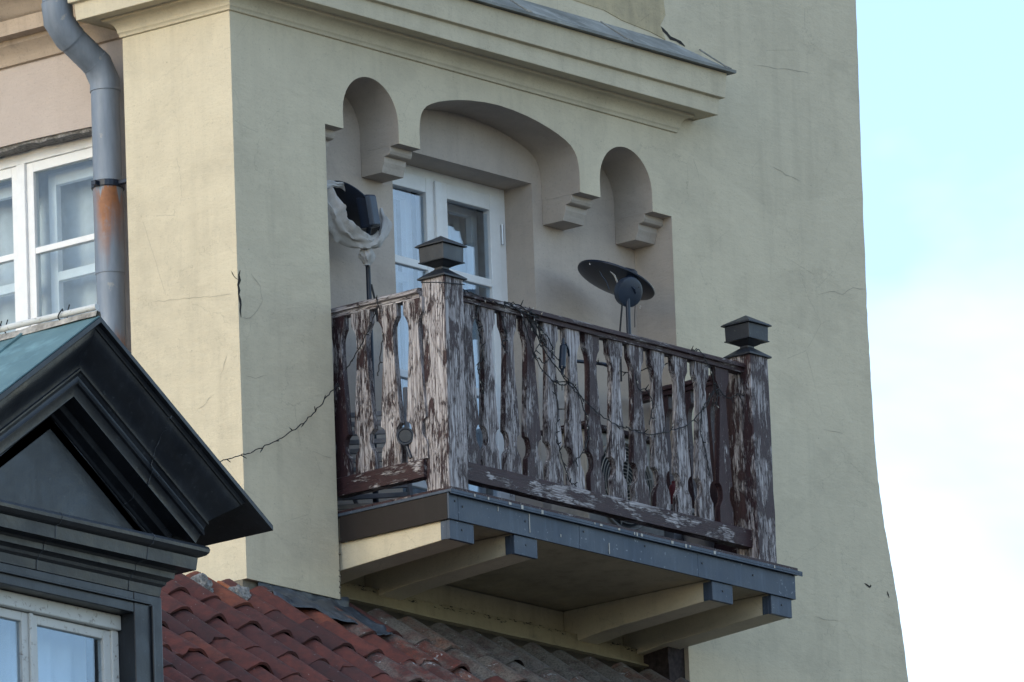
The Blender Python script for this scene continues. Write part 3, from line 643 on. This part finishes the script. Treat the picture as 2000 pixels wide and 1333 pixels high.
MB().box(WXc-.012, WXc+.012, DYF+.070, DYF+.0845, -2.4, wt-.08).build('meeting_strip', 'oldwhite', dw, .004)
mb = MB(); n = 60; vs = []; fs = []
for i in range(n+1): x = wl+(wr-wl)*i/n; y = DYF+.30+.02*math.sin(i*.9); vs += [(x, y, -2.6), (x, y, -1.1)]
for i in range(n): fs.append((2*i, 2*i+1, 2*i+3, 2*i+2))
mb.add(vs, fs).build('curtain', 'curtain', dw, 0, 80)
MB().box(wl-.2, wr+.2, DYF+.6, DYF+.62, -2.8, -1.0).build('room_behind_window', 'room', DM)
# ridge: pale weathered strip
mb = MB(); vs = []; fs = []; n = 34
for i in range(n+1):
    y = DYF-.33+i*4.2/n; w = .032+jit(.012); vs += [(DC-w, y, zA+.437-TA*w+.008+jit(.004)), (DC-.012, y, zA+.462+jit(.006)), (DC+.012, y, zA+.462+jit(.006)), (DC+w, y, zA+.437-TA*w+.008)]
for i in range(n):
    for k in range(3): fs.append((4*i+k, 4*i+k+1, 4*i+k+5, 4*i+k+4))
mb.add(vs, fs).build('ridge_strip', 'ridge', DM, 0, 60)
# white conduit tied along the ridge
cd = thing('ridge_conduit', 'white conduit tied with wire along the dormer ridge', 'conduit', (DC, DYF, .1))
MB().tube([(DC, DYF-.32+k*.5, zA+.487+jit(.004)) for k in range(9)], .016, 10).build('tube', 'oldwhite', cd, 0, 60)
for yy in (DYF-.10, DYF+.30, DYF+.34, DYF+.38):
    MB().tube([(DC+.026*math.cos(a), yy+.012*math.sin(2*a), zA+.484+.028*math.sin(a)) for a in [k*math.pi/8 for k in range(17)]] + [(DC+.04, yy-.01, zA+.54)], .0035, 5).build('wire_tie', 'cable', cd)

# ------------------------------------------------------------------ tile roof
PIT = R(37); TZ = -.068
RF = thing('tile_roof', 'red clay pantile roof below the tower and balcony', 'roof', (1, 0, TZ))
cP, sP = math.cos(PIT), math.sin(PIT)
MB().add([(-9, .0, TZ-.03), (3.66, .0, TZ-.03), (3.66, -6*cP, TZ-.03-6*sP), (-9, -6*cP, TZ-.03-6*sP)], [(0, 1, 2, 3)]).build('roof_deck', 'roughedge', RF)
TWd, TL, AM = .262, .395, .040
def tile_mesh(seed):
    rnd = random.Random(seed); n = 12; vs = []; th = .016; chip = rnd.randint(1, 11) if seed % 2 else -9; ph = rnd.uniform(0, 6)
    for j in range(3):
        s = TL*j/2
        for i in range(n+1):
            u = i/n; x = (u-.5)*TWd*1.13
            hgt = AM*math.cos(2*math.pi*(u-.68)/1.05) if u > .30 else AM*math.cos(2*math.pi*(.30-.68)/1.05)*.75 - .006*math.cos(math.pi*u/.3)
            hgt += .010*j + rnd.uniform(-.0012, .0012)
            vs.append((x, -s+(.007*math.sin(u*5+ph)+(.022 if abs(i-chip) < 1 else 0)+rnd.uniform(-.003, .003) if j == 2 else 0), hgt))
    m = len(vs); vs += [(x, y, z-th) for x, y, z in vs]; fs = []; w = n+1
    for j in range(2):
        for i in range(n):
            a = j*w+i; fs.append((a, a+1, a+w+1, a+w)); fs.append((m+a, m+a+w, m+a+w+1, m+a+1))
    for i in range(n): a = 2*w+i; fs.append((a, a+1, m+a+1, m+a))
    for j in range(2):
        for i in (0, n): a = j*w+i; fs.append((a, a+w, m+a+w, m+a))
    bm = bmesh.new(); bv = [bm.verts.new(v) for v in vs]
    for f in fs: bm.faces.new([bv[i] for i in f])
    bmesh.ops.recalc_face_normals(bm, faces=bm.faces); me = bpy.data.meshes.new('roof_tile'); bm.to_mesh(me); bm.free()
    for p in me.polygons: p.use_smooth = True
    me.set_sharp_from_angle(angle=R(45)); return me
TM = {}
for k in ('tile', 'tile_mid', 'tile_grey'):
    TM[k] = []
    for q in range(8):
        me = tile_mesh(q); me.materials.append(M[k]); TM[k].append(me)
rr = ROOT[RF.name]; expo = .312
def screen(p):
    d = p-CAM; return 1000+FPX*d.dot(rt)/d.dot(fw), 666.5-FPX*d.dot(up)/d.dot(fw)
ntile = 0
for c in range(12):
    for k in range(-16, 16):
        x = k*TWd*.955+.06; s = c*expo-(.085 if x > .72 else .02)
        if x > 3.62: continue
        p = Vector((x, -s*cP, TZ-s*sP)); sx, sy = screen(p)
        if not (190 < sx < 1480 and sy < 1420): continue
        near = (c == 0 and random.random() < .85) or (c == 1 and random.random() < .35)
        if x > .95 and near: kind = 'tile_grey'
        elif x > .75 and c < 4 and random.random() < .75-.16*c+.06*x: kind = 'tile_mid' if random.random() < .75 else 'tile_grey'
        elif x > .1 and random.random() < .35: kind = 'tile_mid'
        else: kind = 'tile'
        o = bpy.data.objects.new('roof_tile', random.choice(TM[kind])); COL.objects.link(o); o.parent = RF
        o.location = p-rr+Vector((jit(.006), jit(.006), jit(.004))); o.rotation_euler = (PIT+jit(.034), jit(.05), jit(.03)); ntile += 1
print('tiles', ntile)
# ridge mortar and broken ridge tiles left of the corner
def lump(c, r, name, mat, parent, seed, sq=(1, 1, 1)):
    bm = bmesh.new(); bmesh.ops.create_icosphere(bm, subdivisions=3, radius=1)
    for v in bm.verts:
        n = noise.noise(v.co*2.1+Vector((seed, 0, 0)))*.4 + noise.noise(v.co*6+Vector((0, seed, 0)))*.22
        v.co = Vector((v.co.x*r*sq[0], v.co.y*r*sq[1], v.co.z*r*sq[2]))*(1+n) + Vector(c)-ROOT[parent.name]
    me = bpy.data.meshes.new(name); bm.to_mesh(me); bm.free(); me.materials.append(M[mat])
    o = bpy.data.objects.new(name, me); COL.objects.link(o); o.parent = parent; return o
def pt(px, py, y): return at(px, py, 1, y)
for i, (px, py, r, sq) in enumerate(((338, 1158, .035, (1.5, .9, .6)), (366, 1154, .045, (1.6, .8, .7)), (392, 1150, .05, (1.1, .8, 1.0)), (414, 1164, .04, (1.8, .8, .55)), (440, 1170, .045, (1.9, .9, .55)), (468, 1168, .05, (1.2, .8, .9)), (482, 1182, .045, (1.3, .9, .6)))):
    lump(pt(px, py-4, -.13), r*1.25, 'mortar_lump', 'mortar', RF, i*7.3, sq)
for i, (pa, pb_, m, w) in enumerate((((350, 1124), (384, 1146), 'brick', .05), ((398, 1142), (446, 1160), 'tile', .07), ((428, 1134), (464, 1156), 'brick', .045))):
    a, c = pt(*pa, -.02), pt(*pb_, -.12); d = (c-a); nrm = Vector((0, -.5, .86)); sd = d.cross(nrm).normalized()*w; th = nrm*.02
    vs = [a-sd*.5, a+sd*.5, c+sd*.4, c-sd*.6]; vs += [v-th for v in vs]
    MB().add(vs, [(0, 1, 2, 3), (7, 6, 5, 4), (0, 4, 5, 1), (1, 5, 6, 2), (2, 6, 7, 3), (3, 7, 4, 0)]).build('ridge_tile_fragment', m, RF, .006)
# crumpled lead flashing dressed over the tiles at the wall foot
def sheet(name, px_rows, mat, label):
    vs = []; fs = []; nu, nv = 36, 12
    for i in range(nu+1):
        u = i/nu; x = .10+.72*u
        for j in range(nv+1):
            v = j/nv; s = -.03+v*(.10+.27*u**1.2)
            if v < .28: y, z = .022-.004*v, .010-v*.28
            else: ss = (v-.28)/.72*(.14+.30*u-.16*max(0, u-.75)*2); y, z = .012-ss*cP, -.068-ss*sP+.050
            n = noise.noise(Vector((x*7, v*3, 2.1)))*.042+noise.noise(Vector((x*17, v*9, 5)))*.022+noise.noise(Vector((x*40, v*20, 8)))*.007
            vs.append((x+n*.3, y-abs(n)*.5-.006, z+n*.5+.012*math.sin(x*24)*v))
    w = nv+1
    for i in range(nu):
        for j in range(nv): fs.append((i*w+j, i*w+j+1, (i+1)*w+j+1, (i+1)*w+j))
    o = MB().add(vs, fs).build(name, mat, RF, 0, 70); m = o.modifiers.new('t', 'SOLIDIFY'); m.thickness = .003; return o
sheet('lead_flashing', None, 'lead', '')

def wire_path(P, sub=7, amp=.005):
    out = []
    for i in range(len(P)-1):
        a, c = P[i], P[i+1]; pa_, pc_ = P[max(i-1, 0)], P[min(i+2, len(P)-1)]
        for k in range(sub):
            t = k/sub; q = .5*((2*a)+(c-pa_)*t+(2*pa_-5*a+4*c-pc_)*t*t+(3*a-pa_-3*c+pc_)*t**3)
            out.append(q+Vector((jit(amp), jit(amp*.4), jit(amp))))
    return out+[P[-1]]
# ------------------------------------------------------------------ dish on the right
img = lambda a, b_, c: (rt*a + up*b_ + fw*c).normalized()
nrm = img(.36*.94, .92*.94, .33); dc = at(1203, 549, 1, -.03)
dish = thing('satellite_dish', 'black satellite dish tilted skyward on a pole at the right of the balcony', 'dish', (dc.x, dc.y, .5))
MB().lathe(dc, nrm, [(-.030, .02), (-.026, .10), (-.014, .18), (.0, .221), (.006, .2225), (.010, .221), (.004, .19), (.0, .02)], 56).build('reflector', 'plastic', dish, 0, 40)
hub = at(1229, 571, 1, -.24); hn = img(.60, -.10, -.79)
MB().lathe(hub, hn, [(-.045, .055), (-.036, .076), (.0, .083), (.012, .081), (.017, .069), (.017, .01)], 40).build('motor_housing', 'housing', dish, 0, 40)
for a in (.6, 2.2, 3.6, 4.4, 5.2):
    x = img(1, 0, 0)*.05*math.cos(a)+img(0, 1, 0)*.05*math.sin(a); MB().lathe(hub+hn*.016+x, hn, [(-.002, .003), (.001, .003)], 8).build('screw', 'black', dish)
k0 = at(1234, 538, 1, -.17); MB().tube([k0+Vector((0, .05, .02)), k0, hub], [.034, .036, .036], 10).build('arm', 'plastic', dish, 0, 50)
bt = Vector((hub.x-.01, hub.y+.01, .48)); MB().tube([bt, (hub.x-.006, hub.y+.008, hub.z-.03)], .013, 12).build('pole', 'plastic', dish, 0, 50)
MB().tube([hub+Vector((-.03, .02, -.02)), hub+Vector((-.045, .02, -.10)), hub+Vector((-.055, .03, -.22)), hub+Vector((-.06, .03, -.5))], .005, 6).build('cable', 'cable', dish, 0, 60)
MB().tube([hub+Vector((.035, -.01, -.06)), hub+Vector((.038, 0, -.13)), hub+Vector((.036, 0, -.19))], .002, 5).build('cable', 'cable', dish)
for px, py in ((1147, 530), (1268, 556), (1257, 583)):
    q = at(px, py, 1, -.03); q = q-nrm*((q-dc).dot(nrm)); MB().lathe(q-nrm*.024, nrm, [(-.004, .004), (.0, .005)], 8).build('bolt', 'steel', dish)
sm = M['tiewhite']; q = [at(x, y, 1, -.16) for x, y in ((1192, 531), (1200, 538), (1205, 550), (1207, 560))]
MB().tube(q, [.002, .005, .005, .002], 6).build('pale_streak', 'tiewhite', dish)
q = [at(x, y, 1, -.155) for x, y in ((1171, 530), (1176, 540), (1184, 550), (1190, 566))]; MB().tube(q, [.001, .003, .002, .003], 6).build('pale_streak', 'fascia', dish)

# ------------------------------------------------------------------ dish wrapped in a cloth on the left
lc = at(688, 408, 1, .13); ln = img(.60, .62, .50)
ant = thing('wrapped_dish', 'black dish antenna on a pole beside the left wall edge', 'dish', (lc.x, lc.y, .5))
LR = .185
MB().lathe(lc, ln, [(-.028, .03), (-.022, .10), (-.008, .15), (.0, LR), (.006, LR), (.004, .03)], 48).build('reflector', 'plastic', ant, 0, 40)
bx = at(719, 414, 1, .0); ax1 = img(.16, -.97, -.1); ax2 = img(.85, .1, -.5); ax3 = ax1.cross(ax2).normalized(); ax2 = ax3.cross(ax1).normalized()
def obox(mb, c, a, b_, d, ha, hb, hd):
    mb.add([c+a*i*ha+b_*j*hb+d*k*hd for i in (-1, 1) for j in (-1, 1) for k in (-1, 1)], [(0, 1, 3, 2), (4, 6, 7, 5), (0, 4, 5, 1), (2, 3, 7, 6), (0, 2, 6, 4), (1, 5, 7, 3)]); return mb
obox(MB(), bx, ax1, ax2, ax3, .088, .040, .045).build('bracket', 'plastic', ant, .012)
obox(MB(), bx+ax2*.030-fw*.03, ax1, ax2, ax3, .078, .016, .034).build('bracket_plate', 'fascia', ant, .006)
pz = at(718, 500, 1, .06); MB().tube([(pz.x, pz.y, .48), (pz.x+.002, pz.y, 1.7), (pz.x, pz.y, pz.z+.06), bx+ax1*.05], [.017, .014, .013, .016], 10).build('pole', 'plastic', ant, 0, 50)
MB().tube([(pz.x+.01, pz.y-.01, 1.78), (pz.x+.03, pz.y-.02, 1.68), (pz.x+.04, pz.y-.02, 1.58)], .006, 6).build('cable', 'cable', ant)
cv = thing('dish_cover', 'pale grey cloth cover slipped round the rim of the left dish', 'cover', (lc.x, lc.y, lc.z))
def swag(pts, rad, y, name, seed):
    """a rope-like roll of cloth with folds running along it"""
    P = wire_path([at(px, py, 1, yy) for (px, py), yy in zip(pts, y)], 8, 0); n = len(P); m = 28; vs = []; fs = []
    for i, p in enumerate(P):
        t = i/(n-1)*(len(rad)-1); k = min(int(t), len(rad)-2); r_ = rad[k]+(rad[k+1]-rad[k])*(t-k)
        d = (P[min(i+1, n-1)]-P[max(i-1, 0)]).normalized(); e1 = (fw-d*fw.dot(d)).normalized(); e2 = d.cross(e1)
        for j in range(m):
            b_ = 2*math.pi*j/m; tw = b_+.5*math.sin(t*1.3+seed)
            f = 1+.20*math.sin(3*tw+seed+.4*t)+.17*math.sin(6*tw+1.3*t)+.09*math.sin(11*tw-t*1.9)
            q = p+(e1*math.cos(b_)*.62+e2*math.sin(b_))*r_*f; vs.append(q+e2*noise.noise(q*16)*.014+e1*noise.noise(q*30)*.006)
    for i in range(n-1):
        for j in range(m): fs.append((i*m+j, i*m+(j+1) % m, (i+1)*m+(j+1) % m, (i+1)*m+j))
    fs += [tuple(range(m)), tuple(reversed(range((n-1)*m, n*m)))]
    return MB().add(vs, fs).build(name, 'cloth', cv, 0, 70)
swag([(622, 378), (642, 416), (666, 444), (694, 464), (722, 474), (742, 462), (752, 438), (744, 408)], [.062, .064, .058, .048, .036, .030, .026, .010], [.07, .06, .05, .04, .02, .02, .03, .06], 'lower_fold', 1.0)
swag([(630, 364), (646, 362), (664, 362), (682, 372), (698, 386), (708, 394)], [.022, .018, .012, .014, .012, .005], [.08, .08, .08, .08, .08, .08], 'upper_fold', 2.2)
def bag(c, h, r, tilt, seed):
    mb = MB(); vs = []; fs = []; n, m = 14, 30
    for i in range(n+1):
        t = i/n; rr_ = r*(.35+.75*math.sin(math.pi*min(1, t*1.05))**.8) if t < .95 else r*.5
        for j in range(m):
            an = 2*math.pi*j/m; f = 1+.18*math.sin(4*an+t*5+seed)+.14*math.sin(9*an-t*7+seed*2)
            p = Vector(c)+Vector((math.cos(an)*rr_*f, math.sin(an)*rr_*f*.8, -h*t))+tilt*t; vs.append(p+Vector((1, 0, 1))*noise.noise(p*25)*.008)
    for i in range(n):
        for j in range(m): fs.append((i*m+j, i*m+(j+1) % m, (i+1)*m+(j+1) % m, (i+1)*m+j))
    return mb.add(vs, fs)
bag(at(716, 482, 1, .05), .105, .038, Vector((0, 0, 0)), 1.0).build('gathered_hem', 'cloth', cv, 0, 80)

# ------------------------------------------------------------------ things on the balcony
# outdoor cooling unit with round grille
gc = at(1222, 948, 1, -.36)
ac = thing('cooling_unit', 'aged white outdoor cooling unit with round grille behind the balusters', 'cooling unit', (gc.x, -.2, .48))
ax0, ax1_, az0, az1 = gc.x-.30, gc.x+.34, .50, gc.z+.27
MB().box(ax0, ax1_, -.345, -.08, az0, az1).build('casing', 'ac', ac, .012)
MB().lathe((gc.x, -.349, gc.z), (0, -1, 0), [(0, .225), (.002, .225), (.002, .01)], 40).build('fan_opening', 'black', ac)
for r_ in [.03+.02*k for k in range(10)]:
    MB().tube([(gc.x+r_*math.cos(a), -.362, gc.z+r_*math.sin(a)) for a in [2*math.pi*k/36 for k in range(37)]], .0028, 5, False).build('grille_ring', 'ac', ac, 0, 60)
for k in range(6):
    a = k*math.pi/3+.3; MB().tube([(gc.x, -.366, gc.z), (gc.x+.23*math.cos(a), -.360, gc.z+.23*math.sin(a))], .004, 5).build('grille_spoke', 'ac', ac)
MB().tube([(gc.x+.24*math.cos(a), -.352, gc.z+.24*math.sin(a)) for a in [2*math.pi*k/40 for k in range(41)]], .010, 6, False).build('grille_rim', 'ac', ac, 0, 60)
for s in (ax0+.1, ax1_-.1): MB().box(s-.02, s+.02, -.33, -.10, .481, .50).build('foot', 'black', ac)
# dark board lying on the unit
o = MB().box(ax0-.05, ax1_-.02, -.38, -.06, az1+.001, az1+.028).build('plank', 'wood_dark_y', None, .004, loc=(gc.x, -.2, az1)); tag(o, 'dark wooden plank lying on the cooling unit', 'plank')
# red canister and pot by the right-hand railing
rc = at(1322, 905, 1, -.30)
o = MB().lathe((rc.x+.03, -.25, .820), (0, 0, 1), [(0, .026), (.004, .03), (.13, .03), (.145, .025), (.155, .012), (.17, .012), (.172, .006)], 24).build('canister', 'red', None, 0, 35, loc=(rc.x+.03, -.25, .82)); tag(o, 'red canister on a grey crate behind the right balusters', 'canister')
o = MB().box(rc.x-.12, rc.x+.16, -.36, -.12, .481, .79).box(rc.x-.135, rc.x+.175, -.375, -.105, .79, .819).build('crate', 'slat', None, .006, loc=(rc.x+.03, -.25, .48)); tag(o, 'grey plastic crate carrying the red canister on the balcony', 'crate')
o = MB().lathe((rc.x-.02, -.45, .481), (0, 0, 1), [(0, .06), (.0, .065), (.16, .085), (.165, .092), (.185, .092), (.185, .08), (.15, .075)], 28).build('flower_pot', 'slat', None, 0, 35, loc=(rc.x-.02, -.45, .48)); tag(o, 'grey plastic pot near the right end of the balcony floor', 'pot')
# folded slatted chair leaning behind the left balusters
ch = thing('folding_chair', 'grey slatted folding chair leaning inside the left end of the balcony', 'chair', (1.02, 0, .48))
ca = Vector((.90, .17, .50)); cb = Vector((1.14, -.17, .50)); cu = Vector((.05, .05, .62)); side = (cb-ca).normalized()
for p in (ca, cb): MB().tube([p-cu*.02, p+cu*1.12], .014, 8).build('frame_rail', 'slat', ch, 0, 60)
for k in range(11):
    t = .08+k*.082; p, q = ca+cu*t, cb+cu*t; n_ = cu.normalized(); o_ = side.cross(n_).normalized()*.007
    MB().add([p-n_*.013-o_, p+n_*.013-o_, p+n_*.013+o_, p-n_*.013+o_, q-n_*.013-o_, q+n_*.013-o_, q+n_*.013+o_, q-n_*.013+o_], [(0, 1, 2, 3), (7, 6, 5, 4), (0, 4, 5, 1), (1, 5, 6, 2), (2, 6, 7, 3), (3, 7, 4, 0)]).build('slat', 'slat', ch, .002)
for p, q in ((ca, cb), (cb, ca)):
    MB().tube([p+Vector((.12, -.10, 0)), p+cu*.98+Vector((-.06, .05, .10))], .012, 8).build('leg', 'slat', ch, 0, 60)
# spot lamp on a stem between the left balusters
sl = at(792, 852, 0, .80); sn = img(-.1, .15, -1)
sp = thing('spot_lamp', 'small round black spot lamp between the left-hand balusters', 'lamp', (sl.x, sl.y, .68))
MB().lathe(sl, sn, [(-.05, .02), (-.045, .035), (-.01, .044), (.0, .046), (.008, .046), (.008, .038), (.003, .034), (.003, .005)], 28).build('head', 'plastic', sp, 0, 35)
MB().lathe(sl, sn, [(.004, .033), (.005, .033)], 24).build('lens', 'cap', sp)
MB().tube([sl-sn*.02-Vector((0, 0, .04)), (sl.x+.014, sl.y-.02, .69)], .010, 8).build('stem', 'plastic', sp)
# black plug adapter hanging in the light string
pa = at(1100, 672, 1, -.665); pb2 = at(1098, 722, 1, -.665)
ad = thing('cable_adapter', 'black cylindrical plug adapter hanging on the front balusters', 'adapter', (pa.x, -.665, pb2.z))
MB().tube([pa+Vector((0, 0, .03)), pa, pa-Vector((0, 0, .012)), pb2+Vector((0, 0, .012)), pb2, pb2-Vector((0, 0, .03))], [.006, .008, .019, .0195, .010, .007], 14).build('body', 'plastic', ad, 0, 35)
MB().tube([pa+Vector((0, -.018, -.005)), pa+Vector((.03, -.01, -.03)), pa+Vector((.045, .0, -.06))], .006, 6).build('loop', 'plastic', ad, 0, 60)
# hose-like rod behind the balusters
o = MB().tube([at(1105, 704, 1, -.2), at(1150, 708, 1, -.2), at(1198, 714, 1, -.2)], .010, 8).build('rod', 'plastic', None, 0, 60, loc=at(1150, 708, 1, -.2)); tag(o, 'thin dark rod behind the middle of the front balusters', 'rod')

# ------------------------------------------------------------------ light strings
def light_string(P, label, nb, group=None, r=.0030):
    pts = wire_path([Vector(p) for p in P]); o = thing('light_string', label, 'string lights', pts[0], group)
    MB().tube(pts, r, 6).build('wire', 'cable', o, 0, 60)
    for k in range(nb):
        p = pts[int((k+.5)/nb*(len(pts)-1))]; d = Vector((jit(1), -.25+jit(.3), jit(1)-.25)).normalized()
        b = MB().tube([p, p+d*.020], .0032, 5).build('socket', 'cable', o); MB().tube([p+d*.020, p+d*.034], [.0026, .0018], 5).build('bulb', 'tiewhite' if random.random() < .4 else 'cable', b)
    return o
def fp(pts, y=-.652): return [at(x, yy, 1, y) for x, yy in pts]
light_string(fp([(660, 748), (650, 762), (620, 798), (588, 830), (545, 858), (500, 880), (470, 890), (430, 901), (380, 906), (330, 905)], -.035), 'dark light string sagging across the wall left of the balcony', 14)
light_string(fp([(1500, 806), (1470, 790), (1446, 770), (1420, 778), (1400, 760), (1380, 792), (1345, 828), (1300, 845), (1262, 848), (1230, 838), (1195, 826), (1160, 800), (1130, 770), (1112, 752), (1085, 715), (1060, 680), (1040, 640), (1022, 608)], -.655), 'dark light string swagging over the front balusters to the right post', 34)
light_string(fp([(1026, 600), (1036, 628), (1062, 672), (1088, 700), (1098, 728), (1110, 742), (1098, 752), (1070, 735), (1046, 700), (1030, 650), (1020, 612)], -.662), 'tangled light string loop around the hanging plug adapter', 14)
light_string(fp([(905, 566), (935, 578), (968, 592), (1000, 600), (1030, 606), (1052, 622), (1010, 604), (985, 590), (1012, 596), (1040, 612)], -.672), 'light string wound along the front rail near the left post', 16)
light_string(fp([(938, 590), (930, 620), (936, 650), (942, 690), (934, 720), (940, 752), (945, 770)], -.655), 'short light string hanging just right of the left post', 12)
light_string(fp([(978, 608), (985, 640), (990, 660), (980, 672), (992, 690)], -.655), 'short light string end hanging on the second front gap', 6)
light_string(fp([(1080, 742), (1090, 800), (1086, 850), (1094, 880), (1110, 935), (1126, 950)], -.66), 'light string trailing down the front balusters to the bottom rail', 12)
light_string(fp([(1160, 705), (1200, 722), (1240, 726), (1290, 714), (1330, 708)], -.60), 'thin light string stretched behind the front balusters', 6)
light_string(fp([(1345, 690), (1362, 683), (1372, 695), (1385, 715), (1396, 752), (1402, 775), (1396, 790)], -.668), 'light string tied over the rail near the right post', 9)
light_string([at(735, 580, 0, .80), at(738, 598, 0, .79), at(732, 612, 0, .79), at(722, 640, 0, .78), at(702, 680, 0, .78), at(676, 722, 0, .78)], 'light string looped over the left-hand rail', 8)
light_string([at(752, 625, 0, .86), at(745, 680, 0, .87), at(738, 735, 0, .88)], 'single wire hanging behind the left-hand balusters', 2)
light_string(fp([(1034, 606), (1050, 640), (1056, 668), (1044, 690), (1062, 708), (1080, 690), (1070, 660), (1048, 634), (1030, 618)], -.660), 'tangled light string bunched under the front rail left of the plug', 16)
light_string(fp([(1085, 745), (1120, 752), (1140, 800), (1150, 842), (1140, 880), (1120, 905)], -.658), 'light string looping low across the middle front balusters', 10)
light_string(fp([(1396, 745), (1390, 770), (1372, 800), (1368, 840), (1378, 880), (1385, 930)], -.66), 'light string hanging down beside the right end baluster', 9)
light_string(fp([(1240, 730), (1246, 758), (1262, 762), (1275, 790), (1268, 830)], -.66), 'short wire end curling in the gap right of centre', 5)
o = MB().tube(fp([(823, 552), (866, 552)], -.712)+fp([(907, 556)], -.712), .0028, 6).build('tie_wire', 'cable', None, 0, 60, loc=at(866, 552, 1, -.712)); tag(o, 'dark wire tied round the top of the left post', 'wire')
